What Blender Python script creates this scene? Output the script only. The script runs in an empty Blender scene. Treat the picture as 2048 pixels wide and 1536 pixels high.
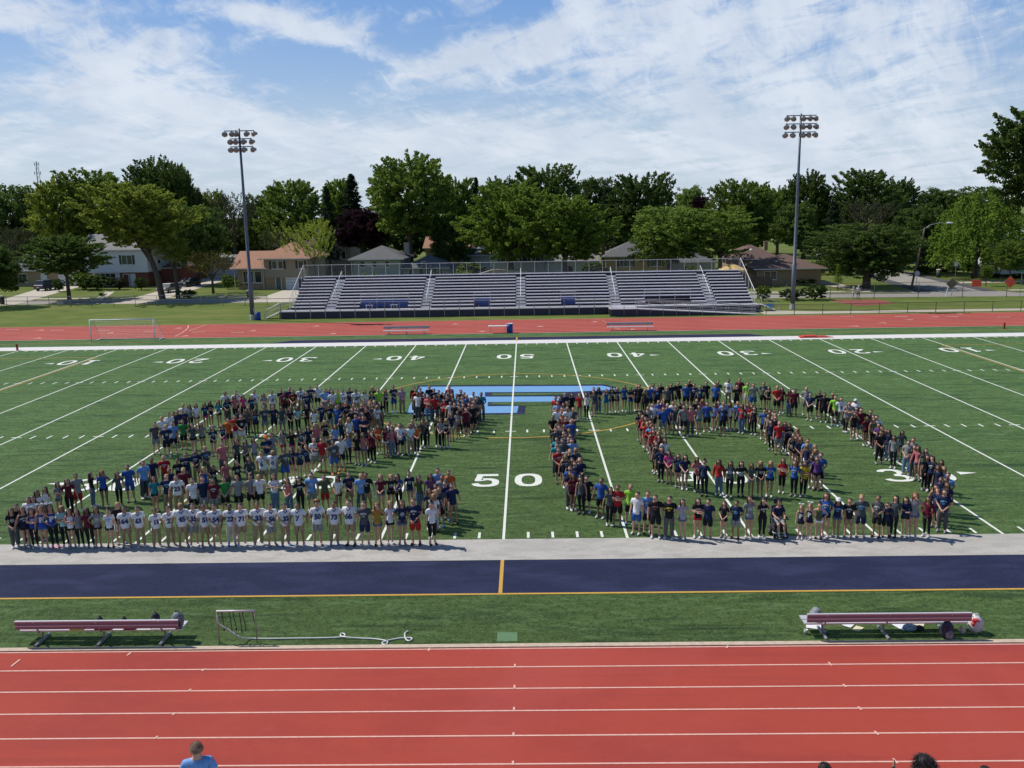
import bpy, bmesh, math, random
import numpy as np
from mathutils import Vector, Matrix
from mathutils.bvhtree import BVHTree
random.seed(7)
SC = bpy.context.scene; COL = SC.collection
# ------------------------------------------------------------------ camera
CAMP = Vector((0.9704, -31.0144, 11.944)); YAW, PIT, ROL, FPX = -0.018, 0.194, -0.0173, 1772.1
FW = Vector((math.sin(YAW)*math.cos(PIT), math.cos(YAW)*math.cos(PIT), -math.sin(PIT)))
RR = Vector((math.cos(YAW), -math.sin(YAW), 0)); UU = RR.cross(FW)
R2 = RR*math.cos(ROL)+UU*math.sin(ROL); U2 = UU*math.cos(ROL)-RR*math.sin(ROL)
cam = bpy.data.cameras.new('camera'); camo = bpy.data.objects.new('camera', cam); COL.objects.link(camo)
m = Matrix((R2, U2, -FW)).transposed().to_4x4(); m.translation = CAMP; camo.matrix_world = m
cam.lens = 36*FPX/2048; cam.sensor_width = 36; cam.clip_start = 0.2; cam.clip_end = 5000
SC.camera = camo
# ------------------------------------------------------------------ sun, sky, exposure
SUN_AZ, SUN_EL = math.radians(-68.0), math.radians(52)     # from +Y towards +X
sd = Vector((math.sin(SUN_AZ)*math.cos(SUN_EL), math.cos(SUN_AZ)*math.cos(SUN_EL), math.sin(SUN_EL)))
sun = bpy.data.lights.new('sun', 'SUN'); sun.energy = 4.6; sun.angle = math.radians(0.53); sun.color = (1, .955, .89)
suno = bpy.data.objects.new('sun', sun); COL.objects.link(suno); suno.rotation_euler = sd.to_track_quat('Z', 'Y').to_euler()
SC.view_settings.view_transform = 'Standard'; SC.view_settings.look = 'None'
SC.view_settings.exposure = 0; SC.view_settings.gamma = 1
world = bpy.data.worlds.new('World'); SC.world = world; world.use_nodes = True
NT = world.node_tree; NT.nodes.clear()
def nn(t, **k):
    n = NT.nodes.new(t)
    for a, v in k.items(): setattr(n, a, v)
    return n
def put(sock, v):
    if isinstance(v, (int, float, tuple)): sock.default_value = v
    else: NT.links.new(v, sock)
def mth(op, a, b=0.0, c=0.0, clamp=False):
    n = nn('ShaderNodeMath', operation=op); n.use_clamp = clamp
    for s, v in zip(n.inputs, (a, b, c)): put(s, v)
    return n.outputs[0]
def ramp(v, lo, hi, a=0.0, b=1.0):
    n = nn('ShaderNodeMapRange', interpolation_type='SMOOTHSTEP')
    for s, x in zip(n.inputs[:5], (v, lo, hi, a, b)): put(s, x)
    return n.outputs[0]
def wmix(f, a, b):
    n = nn('ShaderNodeMix', data_type='RGBA'); put(n.inputs[0], f); put(n.inputs[6], a); put(n.inputs[7], b)
    return n.outputs[2]
tc = nn('ShaderNodeTexCoord'); sep = nn('ShaderNodeSeparateXYZ'); NT.links.new(tc.outputs['Generated'], sep.inputs[0])
az = mth('ARCTAN2', sep.outputs[0], sep.outputs[1]); el = mth('ARCSINE', sep.outputs[2])
sky = nn('ShaderNodeTexSky', sky_type='NISHITA'); sky.sun_disc = False
sky.sun_elevation = SUN_EL; sky.sun_rotation = SUN_AZ; sky.altitude = 200; sky.air_density = 1.0; sky.dust_density = 1.5; sky.ozone_density = 2.5
# cirrus cover: bands of stretched noise, thicker and thinner in parts of the real sky
elw = mth('ADD', el, 0.10)
vec = nn('ShaderNodeCombineXYZ')
tilt = mth('ADD', el, mth('MULTIPLY', az, 0.13))
put(vec.inputs[0], mth('MULTIPLY', az, 4.4)); put(vec.inputs[1], mth('DIVIDE', mth('MULTIPLY', tilt, 3.6), elw)); put(vec.inputs[2], 3.7)
def noise(scale, detail, rough, dist, src):
    n = nn('ShaderNodeTexNoise'); NT.links.new(src, n.inputs['Vector'])
    n.inputs['Scale'].default_value = scale; n.inputs['Detail'].default_value = detail
    n.inputs['Roughness'].default_value = rough; n.inputs['Distortion'].default_value = dist
    return n.outputs[0]
n1 = noise(2.3, 12, .60, .6, vec.outputs[0]); n2 = noise(8.0, 9, .68, .9, vec.outputs[0])
v2 = nn('ShaderNodeCombineXYZ'); put(v2.inputs[0], mth('MULTIPLY', az, 7.0)); put(v2.inputs[1], mth('DIVIDE', mth('MULTIPLY', mth('ADD', el, mth('MULTIPLY', az, -.10)), 16.0), mth('ADD', el, .16))); n3 = noise(1.6, 10, .62, .7, v2.outputs[0])
dens = mth('ADD', mth('MULTIPLY', mth('SUBTRACT', n1, .58), 2.6), mth('ADD', mth('MULTIPLY', mth('SUBTRACT', n2, .5), 2.6), mth('MULTIPLY', mth('SUBTRACT', n3, .5), 3.6)))
def blob(a0, e0, ra, re, amp, d, sl=0.0):
    da = mth('DIVIDE', mth('SUBTRACT', az, a0), ra)
    de = mth('DIVIDE', mth('SUBTRACT', mth('SUBTRACT', el, e0), mth('MULTIPLY', mth('SUBTRACT', az, a0), sl)), re)
    r = mth('ADD', mth('MULTIPLY', da, da), mth('MULTIPLY', de, de))
    return mth('ADD', d, mth('MULTIPLY', mth('POWER', 2.718, mth('MULTIPLY', r, -1.0)), amp))
def pz(u, v): return (math.atan((u-1024)/1772.0)-0.018, (438-35*u/2048-v)/1772.0*.97)
for (u, v, ru, rv, amp, sl) in [
    (300, 12, 200, 22, -1.1, 0), (640, 152, 150, 36, -1.35, .12), (880, 95, 90, 46, -.9, .2), (800, 20, 110, 22, -1.0, 0), (50, 160, 100, 44, -1.1, 0), (560, 22, 110, 18, -.9, 0),
    (590, 215, 140, 20, -.7, 0), (790, 215, 130, 30, -.8, .1), (400, 88, 110, 14, -.7, 0), (1110, 160, 90, 14, -.9, 0), (1060, 207, 110, 12, -.8, 0), (1060, 30, 60, 36, -.9, .2), (330, 45, 130, 14, -.6, 0),
    (250, 180, 210, 85, 1.1, -.2), (500, 250, 300, 50, .8, -.12), (540, 66, 150, 24, 1.5, -.2), (700, 105, 80, 16, 1.0, -.3), (160, 30, 90, 10, 1.2, -.1), (30, 50, 90, 36, 1.1, -.25), (960, 125, 130, 46, .9, .22), (620, 22, 40, 12, .9, 0), (820, 12, 50, 10, .8, 0),
    (1550, 130, 520, 300, 1.0, 0), (1190, 110, 190, 70, .7, .1), (700, 300, 900, 40, .8, 0)]:
    a0, e0 = pz(u, v)
    dens = blob(a0, e0, ru/1772, rv/1772, amp, dens, sl)
cl = ramp(dens, -.65, 1.15)
hz = ramp(el, 0.0, 0.15, 1.0, 0.0)
BS = 9.0   # radiance is scaled by the background strength below
blue = wmix(ramp(el, 0.0, .26), (.50*BS, .64*BS, .80*BS, 1), (.135*BS, .33*BS, .74*BS, 1))
skyc = wmix(.30, blue, sky.outputs[0])
cshade = wmix(ramp(noise(2.6, 6, .6, .3, vec.outputs[0]), .3, .7), (.60*BS, .68*BS, .80*BS, 1), (.76*BS, .82*BS, .91*BS, 1))
skyc = wmix(mth('MULTIPLY', hz, .62), skyc, (.58*BS, .68*BS, .77*BS, 1))
skyc = wmix(mth('MULTIPLY', cl, .90), skyc, cshade)
skyc = wmix(ramp(el, .27, .60), skyc, (.055*BS, .12*BS, .28*BS, 1))   # clear deep blue overhead
bgn = nn('ShaderNodeBackground'); put(bgn.inputs[0], skyc); bgn.inputs[1].default_value = 1.0/BS
out = nn('ShaderNodeOutputWorld'); NT.links.new(bgn.outputs[0], out.inputs[0])
# ------------------------------------------------------------------ helpers
def ray(u, v): return FW+R2*((u-1024)/FPX)-U2*((v-768)/FPX)
def G(u, v, z=0.0):          # a point of the photograph at height z
    d = ray(u, v); return CAMP+d*((z-CAMP.z)/d.z)
def AY(u, v, y):             # a point of the photograph at distance y
    d = ray(u, v); return CAMP+d*((y-CAMP.y)/d.y)
MATS = {}
def mat(name, col, rough=.8, metal=0.0, var=0.0, scale=4.0, bump=0.0, col2=None, stretch=None, detail=5, lo=.35, hi=.65, trans=0.0, spec=.5):
    if name in MATS: return MATS[name]
    M = bpy.data.materials.new(name); M.use_nodes = True; N = M.node_tree; b = N.nodes['Principled BSDF']
    b.inputs['Base Color'].default_value = (*col, 1); b.inputs['Roughness'].default_value = rough; b.inputs['Metallic'].default_value = metal
    b.inputs['Specular IOR Level'].default_value = spec
    if var or col2:
        tcn = N.nodes.new('ShaderNodeTexCoord'); mp = N.nodes.new('ShaderNodeMapping'); nz = N.nodes.new('ShaderNodeTexNoise')
        N.links.new(tcn.outputs['Object'], mp.inputs[0]); N.links.new(mp.outputs[0], nz.inputs['Vector'])
        if stretch: mp.inputs['Scale'].default_value = stretch
        nz.inputs['Scale'].default_value = scale; nz.inputs['Detail'].default_value = detail; nz.inputs['Roughness'].default_value = .6
        mr = N.nodes.new('ShaderNodeMapRange'); N.links.new(nz.outputs[0], mr.inputs[0])
        mr.inputs[1].default_value = lo; mr.inputs[2].default_value = hi
        mx = N.nodes.new('ShaderNodeMix'); mx.data_type = 'RGBA'; N.links.new(mr.outputs[0], mx.inputs[0])
        a = col if col2 else tuple(c*(1-var) for c in col); c2 = col2 or tuple(min(1, c*(1+var)) for c in col)
        mx.inputs[6].default_value = (*a, 1); mx.inputs[7].default_value = (*c2, 1)
        N.links.new(mx.outputs[2], b.inputs['Base Color'])
        if bump:
            bp = N.nodes.new('ShaderNodeBump'); bp.inputs['Strength'].default_value = bump; bp.inputs['Distance'].default_value = .02
            N.links.new(nz.outputs[0], bp.inputs['Height']); N.links.new(bp.outputs[0], b.inputs['Normal'])
    MATS[name] = M; return M
def multi(M, layers):
    """lay further noise patches over a material: (scale, stretch, colour, lo, hi, amount)"""
    N = M.node_tree; b = N.nodes['Principled BSDF']
    tcn = N.nodes.new('ShaderNodeTexCoord')
    for (scale, stretch, colr, lo, hi, amt) in layers:
        src = b.inputs['Base Color'].links[0].from_socket if b.inputs['Base Color'].links else None
        mp = N.nodes.new('ShaderNodeMapping'); mp.inputs['Scale'].default_value = stretch; N.links.new(tcn.outputs['Object'], mp.inputs[0])
        nz = N.nodes.new('ShaderNodeTexNoise'); nz.inputs['Scale'].default_value = scale; nz.inputs['Detail'].default_value = 6
        nz.inputs['Roughness'].default_value = .6; nz.inputs['Distortion'].default_value = .4
        N.links.new(mp.outputs[0], nz.inputs['Vector'])
        mr = N.nodes.new('ShaderNodeMapRange'); N.links.new(nz.outputs[0], mr.inputs[0])
        mr.inputs[1].default_value = lo; mr.inputs[2].default_value = hi; mr.inputs[4].default_value = amt
        mx = N.nodes.new('ShaderNodeMix'); mx.data_type = 'RGBA'; N.links.new(mr.outputs[0], mx.inputs[0])
        if src: N.links.new(src, mx.inputs[6])
        else: mx.inputs[6].default_value = b.inputs['Base Color'].default_value
        mx.inputs[7].default_value = (*colr, 1); N.links.new(mx.outputs[2], b.inputs['Base Color'])
    return M
def tag(o, label=None, cat=None, group=None, kind=None):
    if label: o['label'] = label
    if cat: o['category'] = cat
    if group: o['group'] = group
    if kind: o['kind'] = kind
    return o
def empty(name, loc=(0, 0, 0), rz=0.0):
    o = bpy.data.objects.new(name, None); COL.objects.link(o); o.location = loc; o.rotation_euler = (0, 0, rz); o.empty_display_size = .2
    return o
class MB:
    def __init__(s): s.v = []; s.f = []; s.mi = []; s.cm = 0
    def add(s, vs, fs):
        n = len(s.v); s.v += [tuple(p) for p in vs]; s.f += [tuple(i+n for i in f) for f in fs]; s.mi += [s.cm]*len(fs); return s
    def box(s, x0, x1, y0, y1, z0, z1):
        return s.add([(x0, y0, z0), (x1, y0, z0), (x1, y1, z0), (x0, y1, z0), (x0, y0, z1), (x1, y0, z1), (x1, y1, z1), (x0, y1, z1)],
                     [(0, 3, 2, 1), (4, 5, 6, 7), (0, 1, 5, 4), (1, 2, 6, 5), (2, 3, 7, 6), (3, 0, 4, 7)])
    def prism(s, pts, axis, a0, a1):   # pts 2d polygon extruded on axis 'x','y','z'
        n = len(pts)
        def P(p, a): return {'x': (a, p[0], p[1]), 'y': (p[0], a, p[1]), 'z': (p[0], p[1], a)}[axis]
        return s.add([P(p, a0) for p in pts]+[P(p, a1) for p in pts],
                     [tuple(range(n))[::-1], tuple(range(n, 2*n))]+[(i, (i+1) % n, n+(i+1) % n, n+i) for i in range(n)])
    def sheet(s, pts, z): return s.add([(p[0], p[1], z) for p in pts], [tuple(range(len(pts)))])
    def rect(s, x0, x1, y0, y1, z): return s.add([(x0, y0, z), (x1, y0, z), (x1, y1, z), (x0, y1, z)], [(0, 1, 2, 3)])
    def tube(s, pts, rad, n=8, cap=True):
        pts = [Vector(p) for p in pts]; m = len(pts)
        if not isinstance(rad, (list, tuple)): rad = [rad]*m
        vs = []; fs = []; prev = None
        for i, p in enumerate(pts):
            t = (pts[min(i+1, m-1)]-pts[max(i-1, 0)]).normalized()
            if prev is None:
                a = Vector((0, 0, 1)) if abs(t.z) < .9 else Vector((1, 0, 0)); u = t.cross(a).normalized()
            else: u = (prev-t*prev.dot(t)).normalized()
            prev = u; w = t.cross(u)
            for k in range(n):
                an = 2*math.pi*k/n; vs.append(p+(u*math.cos(an)+w*math.sin(an))*rad[i])
        for i in range(m-1):
            for k in range(n): fs.append((i*n+k, i*n+(k+1) % n, (i+1)*n+(k+1) % n, (i+1)*n+k))
        if cap: fs += [tuple(range(n))[::-1], tuple(range((m-1)*n, m*n))]
        return s.add(vs, fs)
    def lathe(s, prof, c=(0, 0, 0), n=14, axis='z'):
        vs = []; fs = []
        for r, z in prof:
            for k in range(n):
                a = 2*math.pi*k/n; x, y = r*math.cos(a), r*math.sin(a)
                vs.append((c[0]+x, c[1]+y, c[2]+z) if axis == 'z' else ((c[0]+x, c[1]+z, c[2]+y) if axis == 'y' else (c[0]+z, c[1]+x, c[2]+y)))
        for i in range(len(prof)-1):
            for k in range(n): fs.append((i*n+k, i*n+(k+1) % n, (i+1)*n+(k+1) % n, (i+1)*n+k))
        fs += [tuple(range(n))[::-1], tuple(range((len(prof)-1)*n, len(prof)*n))]
        return s.add(vs, fs)
    def ball(s, c, r, n=10, m=7, jit=0.0, rnd=None):
        vs = []; fs = []
        for j in range(1, m):
            t = math.pi*j/m
            for k in range(n):
                a = 2*math.pi*k/n; q = 1+(rnd.uniform(-jit, jit) if rnd else 0)
                vs.append((c[0]+r[0]*math.sin(t)*math.cos(a)*q, c[1]+r[1]*math.sin(t)*math.sin(a)*q, c[2]+r[2]*math.cos(t)*q))
        vs += [(c[0], c[1], c[2]+r[2]), (c[0], c[1], c[2]-r[2])]
        T = len(vs)-2
        for j in range(m-2):
            for k in range(n): fs.append((j*n+k, (j+1)*n+k, (j+1)*n+(k+1) % n, j*n+(k+1) % n))
        for k in range(n): fs += [(T, k, (k+1) % n), (T+1, (m-2)*n+(k+1) % n, (m-2)*n+k)]
        return s.add(vs, fs)
    def mesh(s, name, mats=None, smooth=False):
        me = bpy.data.meshes.new(name); me.from_pydata(s.v, [], s.f)
        for k in (mats or []): me.materials.append(k)
        if any(s.mi): me.polygons.foreach_set('material_index', s.mi)
        if smooth: me.polygons.foreach_set('use_smooth', [True]*len(s.f))
        me.update(); return me
    def build(s, name, mats, parent=None, smooth=False, bevel=0.0):
        if not isinstance(mats, (list, tuple)): mats = [mats]
        o = bpy.data.objects.new(name, s.mesh(name, mats, smooth)); COL.objects.link(o)
        if parent: o.parent = parent
        if bevel:
            bv = o.modifiers.new('bevel', 'BEVEL'); bv.width = bevel; bv.segments = 1; bv.limit_method = 'ANGLE'
        return o
def struct(o): o['kind'] = 'structure'; return o
def copy_tree(o, parent=None):
    c = o.copy(); COL.objects.link(c); c.parent = parent
    for ch in list(o.children): copy_tree(ch, c)
    return c
def bake(o):                    # evaluated mesh of an unlinked-to-scene helper object
    dg = bpy.context.evaluated_depsgraph_get(); dg.update()
    me = bpy.data.meshes.new_from_object(o.evaluated_get(dg), depsgraph=dg)
    COL.objects.unlink(o); bpy.data.objects.remove(o); return me
def text_mesh(s, size=1.0, sx=1.0, off=0.0, space=1.0):
    cu = bpy.data.curves.new('t', 'FONT'); cu.body = s; cu.size = size; cu.offset = off; cu.align_x = 'CENTER'; cu.align_y = 'CENTER'; cu.space_character = space
    cu.resolution_u = 3
    o = bpy.data.objects.new('t', cu); COL.objects.link(o); me = bake(o)
    co = np.empty(len(me.vertices)*3); me.vertices.foreach_get('co', co); co = co.reshape(-1, 3)
    return co*np.array([sx, 1, 1]), [tuple(p.vertices) for p in me.polygons]
# ------------------------------------------------------------------ setting: ground, turf, track, streets
YD = .9144; W = 53.333*YD
m_lawn = multi(mat('lawn', (.105, .135, .030), .95, var=.25, scale=.35, spec=.1, lo=.3, hi=.7),
               [(.12, (1, 2.5, 1), (.17, .17, .05), .46, .64, .85), (.5, (.3, 1.5, 1), (.07, .10, .02), .5, .68, .6), (9, (1, 1, 1), (.05, .085, .018), .45, .75, .55)])
m_turf = multi(mat('artificial_turf', (.041, .066, .019), .9, var=.40, scale=26, spec=.12, detail=3),
               [(.30, (.45, 1.8, 1), (.018, .036, .013), .50, .64, .65), (1.3, (.6, 2.4, 1), (.075, .118, .042), .48, .66, .65), (.7, (.30, 2.4, 1), (.010, .022, .008), .56, .66, .85), (5.0, (1, 1, 1), (.014, .030, .010), .48, .64, .75), (13.0, (1, 1, 1), (.12, .145, .055), .54, .68, .5)])
m_track = multi(mat('red_running_surface', (.36, .056, .037), .85, var=.10, scale=90, detail=3, spec=.2),
                [(.25, (.5, 1.2, 1), (.285, .042, .036), .44, .66, .8), (2.5, (1, 1, 1), (.39, .066, .052), .52, .8, .5), (14, (1, 1, 1), (.30, .044, .036), .5, .75, .4), (.9, (.12, 2.2, 1), (.27, .045, .038), .52, .7, .5), (22, (1, 1, 1), (.55, .20, .16), .72, .78, .6), (.13, (1, .6, 1), (.40, .075, .062), .5, .7, .6)])
m_white = multi(mat('white_turf_fibre', (.45, .43, .395), .9, var=.10, scale=25, detail=4, spec=.15),
                [(1.5, (.6, 1.5, 1), (.32, .305, .27), .46, .66, .8), (.45, (.4, 1.6, 1), (.36, .34, .30), .5, .65, .7), (8, (1, 1.6, 1), (.33, .32, .29), .5, .66, .7), (30, (1, 1, 1), (.27, .26, .24), .55, .75, .5)])
m_line = mat('white_line_fibre', (.66, .69, .62), .9, var=.12, scale=12, spec=.15)
m_lane = mat('lane_paint', (.68, .40, .33), .8, var=.10, scale=8)
m_navy = multi(mat('navy_turf_fibre', (.020, .025, .058), .9, var=.25, scale=60, detail=3, spec=.12),
               [(.8, (.5, 1.5, 1), (.036, .042, .095), .46, .66, .8), (12, (1, 1, 1), (.055, .058, .12), .56, .74, .6), (30, (1, 1, 1), (.010, .010, .03), .52, .7, .5)])
m_gold = mat('gold_turf_line', (.50, .30, .05), .9, var=.15, scale=20)
m_lblue = mat('light_blue_turf', (.155, .325, .56), .9, var=.16, scale=18, spec=.15)
m_conc = multi(mat('pale_concrete', (.48, .43, .35), .9, var=.08, scale=3), [(20, (1, 1, 1), (.40, .36, .30), .5, .7, .5)])
m_road = multi(mat('grey_road', (.30, .28, .25), .9, var=.08, scale=2), [(.4, (1, 1, 1), (.24, .225, .20), .4, .7, .7)])
m_asph = mat('dark_asphalt', (.075, .075, .08), .9, var=.15, scale=3)
m_curb = mat('tan_curb_concrete', (.50, .40, .30), .85, var=.12, scale=6)
for M_ in (m_turf, m_lawn):
    b_ = M_.node_tree.nodes['Principled BSDF']; vm = M_.node_tree.nodes.new('ShaderNodeVectorMath'); vm.operation = 'SCALE'; vm.inputs['Scale'].default_value = 7.5 if M_ is m_turf else 3.5
    M_.node_tree.links.new(b_.inputs['Base Color'].links[0].from_socket, vm.inputs[0]); M_.node_tree.links.new(vm.outputs[0], b_.inputs['Sheen Tint'])
    gz = M_.node_tree.nodes.new('ShaderNodeTexNoise'); gz.inputs['Scale'].default_value = 11; gz.inputs['Detail'].default_value = 4; gz.inputs['Roughness'].default_value = .8
    gt = M_.node_tree.nodes.new('ShaderNodeTexCoord'); M_.node_tree.links.new(gt.outputs['Object'], gz.inputs['Vector'])
    gb = M_.node_tree.nodes.new('ShaderNodeBump'); gb.inputs['Strength'].default_value = .55; gb.inputs['Distance'].default_value = .03; M_.node_tree.links.new(gz.outputs[0], gb.inputs['Height']); M_.node_tree.links.new(gb.outputs[0], b_.inputs['Normal'])
    b_.inputs['Sheen Weight'].default_value = 1.0 if M_ is m_turf else .4; b_.inputs['Sheen Roughness'].default_value = .42; pass
def st(mb, name, m): return struct(mb.build(name, m))
# the lawn: one sheet to the horizon
g = MB(); g.rect(-1500, 1500, -400, 2600, 0.0); st(g, 'ground', m_lawn)
Z1, Z2, Z3, Z4 = .006, .012, .018, .024
t = MB(); t.rect(-75, 75, -8.06, 55.6, Z1); st(t, 'turf_field', m_turf)
c = MB(); c.box(-75, 75, -8.26, -8.07, 0, .035); st(c, 'track_kerb', m_curb)
t = MB(); t.rect(-75, 75, -17.2, -8.262, Z1); st(t, 'running_track', m_track)
t = MB(); t.rect(-90, 90, 55.75, 66.6, Z1); st(t, 'far_running_track', m_track)
c = MB(); c.box(-75, 75, 55.6, 55.72, 0, .03); st(c, 'far_track_kerb', m_curb)
# lane lines
l = MB()
for k, y in enumerate([-8.32, -9.33, -10.41, -11.43, -12.47, -13.54, -14.6, -15.66, -16.72]): l.rect(-75, 75, y-.025, y+.025, Z2)
for k in range(11): l.rect(-90, 90, 55.83+k*1.067-.045, 55.83+k*1.067+.045, Z2)
def seg(mb, p, q, w, z):
    p = Vector((p[0], p[1])); q = Vector((q[0], q[1])); d = (q-p).normalized(); n = Vector((-d.y, d.x))*w/2
    mb.add([(p.x+n.x, p.y+n.y, z), (p.x-n.x, p.y-n.y, z), (q.x-n.x, q.y-n.y, z), (q.x+n.x, q.y+n.y, z)], [(0, 1, 2, 3)])
st(l, 'lane_lines', m_lane)
l = MB()
for a, b in [((22, 1334), (40, 1320)), ((254, 1312), (262, 1306)), ((404, 1343), (411, 1338)), ((376, 1384), (382, 1379)), ((345, 1431), (352, 1426)), ((308, 1479), (316, 1473)), ((857, 1303), (859, 1297)), ((1030, 1335), (1030, 1329)), ((1029, 1378), (1029, 1371)),
             ((1028, 1422), (1028, 1415)), ((1027, 1474), (1027, 1466)), ((1026, 1531), (1026, 1523)), ((1657, 1325), (1663, 1332)), ((1686, 1369), (1692, 1375)), ((1749, 1463), (1757, 1471)), ((1786, 1518), (1795, 1528)), ((1453, 1297), (1456, 1292)), ((1716, 1414), (1723, 1421)),
             ((1190, 637), (1200, 640)), ((1204, 641), (1214, 646)), ((1218, 648), (1226, 653)), ((1230, 655), (1240, 660))]:
    seg(l, G(*a), G(*b), .05, Z3)
for i in range(16):   # staggered lane marks on the far track: small wedges
    x = -64+i*5.0+(i % 3)*.9; y = 57.0+(i*3 % 9)*1.067
    l.add([(x, y, Z3), (x+.9, y+.12, Z3), (x+.5, y+.55, Z3)], [(0, 1, 2)])
for i in range(14):
    x = 33+i*3.6; y = 57.0+(i*2 % 9)*1.067
    l.add([(x, y+.5, Z3), (x+1.0, y+.3, Z3), (x+.9, y-.1, Z3)], [(0, 1, 2)])
for i, x in enumerate((-56, -50.5, -45, -39.5, -34, -29.5)):
    y = 64.2-i*1.067
    l.rect(x, x+1.3, y, y+.12, Z3); l.rect(x, x+.14, y, y+.5, Z3); l.rect(x+1.16, x+1.3, y, y+.5, Z3); l.rect(x, x+1.3, y+.42, y+.54, Z3)
for i, x in enumerate((35, 40.5, 45.5, 50.5, 55.5)):
    y = 64.9-i*.9
    l.rect(x, x+1.3, y, y+.12, Z3); l.rect(x, x+.14, y, y+.5, Z3); l.rect(x+1.16, x+1.3, y, y+.5, Z3); l.rect(x, x+1.3, y+.42, y+.54, Z3)
pts = [G(377, 651), G(376, 656), G(371, 661), G(362, 667), G(350, 673)]
for a, b in zip(pts, pts[1:]): seg(l, a, b, .1, Z3+.003)
seg(l, G(412, 650), G(378, 662), .1, Z3+.006)
st(l, 'track_marks', m_lane)
# side bands
b = MB(); b.rect(-75, 75, -1.98, 0, Z2); st(b, 'sideline_band', m_white)
b = MB(); b.rect(-75, 75, W, 51.39-.45, Z2); st(b, 'far_sideline_band', mat('bright_white_fibre', (.64, .62, .60), .9, var=.06, scale=4))
b = MB(); b.rect(-75, 75, -4.70, -2.0, Z2)
b.add([(-23.3, 50.96, Z2), (23.6, 50.96, Z2), (21.9, 52.9, Z2), (-21.6, 52.9, Z2)], [(0, 1, 2, 3)]); st(b, 'navy_border', m_navy)
b = MB(); b.rect(-75, 75, -4.82, -4.71, Z3); b.rect(-.05, .07, -4.70, -1.99, Z3); b.rect(-.07, .07, 50.5, 53.0, Z3); b.rect(-75, -23.5, 53.0, 53.1, Z3); b.rect(23.5, 75, 53.0, 53.1, Z3); b.rect(-23.5, 23.5, 52.92, 53.0, Z3)
# midfield circle and penalty boxes of the soccer markings
def arc(mb, cx, cy, r, a0, a1, w, z, n=72):
    P = [(cx+r*math.cos(a0+(a1-a0)*i/n), cy+r*math.sin(a0+(a1-a0)*i/n)) for i in range(n+1)]
    for p, q in zip(P, P[1:]): seg(mb, p, q, w, z)
arc(b, .15, 24.2, 9.4, 0, 2*math.pi, .11, Z3)
for s in (-1, 1):
    for y in (44.3,): seg(b, (s*36.3, 44.3), (s*75, 44.3), .1, Z3)
    seg(b, (s*36.3, 44.35), (s*36.3, 4), .1, Z3)
st(b, 'gold_lines', m_gold)
# yard lines, hash ticks
l = MB(); HN, HF = 16.26, W-16.26
for k in range(-10, 11):
    x = k*5*YD; l.rect(x-.05, x+.05, .0, W-.02, Z2)
for k in range(-50, 51):
    x = k*YD
    if k % 5:
        for y in (.12, W-.72, HN-.3, HF-.3): l.rect(x-.05, x+.05, y, y+.60, Z2)
    else:
        for y in (HN, HF): l.rect(x-.30, x-.05, y-.05, y+.05, Z2); l.rect(x+.05, x+.30, y-.05, y+.05, Z2)
st(l, 'yard_lines', m_line)
# painted numbers: block glyphs on a 0..1 x 0..1 cell, drawn as polygons
def ring(cx, cy, rx, ry, w, a0=0, a1=360, n=26, ph=2.6):
    P = []
    for i in range(n+1):
        a = math.radians(a0+(a1-a0)*i/n); c_, s_ = math.cos(a), math.sin(a)
        k = (abs(c_)**ph+abs(s_)**ph)**(-1/ph)
        P.append(((cx+rx*k*c_, cy+ry*k*s_), (cx+(rx-w[0])*k*c_, cy+(ry-w[1])*k*s_)))
    return [[a[0], b[0], b[1], a[1]] for a, b in zip(P, P[1:])]
w_ = (.25, .15)
GL = {'0': ring(.5, .5, .5, .5, w_),
      '5': [[(.12, .84), (.92, .84), (.92, 1), (.12, 1)], [(.06, .50), (.30, .56), (.36, .84), (.12, .84)], [(.06, .50), (.10, .44), (.5, .46), (.30, .56)]]+ring(.47, .33, .5, .33, w_, 105, -165),
      '4': [[(.55, 0), (.82, 0), (.82, 1), (.55, 1)], [(0, .24), (1, .24), (1, .39), (0, .39)], [(0, .39), (.26, .39), (.60, 1), (.55, 1)]],
      '3': ring(.45, .73, .45, .27, (.24, .13), 165, -80)+ring(.45, .28, .52, .28, (.24, .13), 90, -165),
      '2': ring(.48, .70, .48, .30, (.25, .14), 170, -30)+[[(.65, .56), (.90, .54), (.42, .15), (.04, .15)], [(.04, 0), (.96, 0), (.96, .15), (.04, .15)]],
      '1': [[(.38, 0), (.66, 0), (.66, 1), (.38, 1)], [(.12, .74), (.38, .84), (.38, 1)], [(.15, 0), (.9, 0), (.9, .13), (.15, .13)]]}
n_ = MB()
def glyph(ch, x0, x1, y0, y1, flip=False):
    for poly in GL[ch]:
        P = []
        for (a, b_) in poly:
            if flip: a, b_ = 1-a, 1-b_
            P.append((x0+a*(x1-x0), y0+b_*(y1-y0)))
        ar = sum(P[i][0]*P[(i+1) % len(P)][1]-P[(i+1) % len(P)][0]*P[i][1] for i in range(len(P)))
        if ar < 0: P = P[::-1]
        glyph.z += .00002; n_.sheet(P, glyph.z)
glyph.z = Z3
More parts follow.
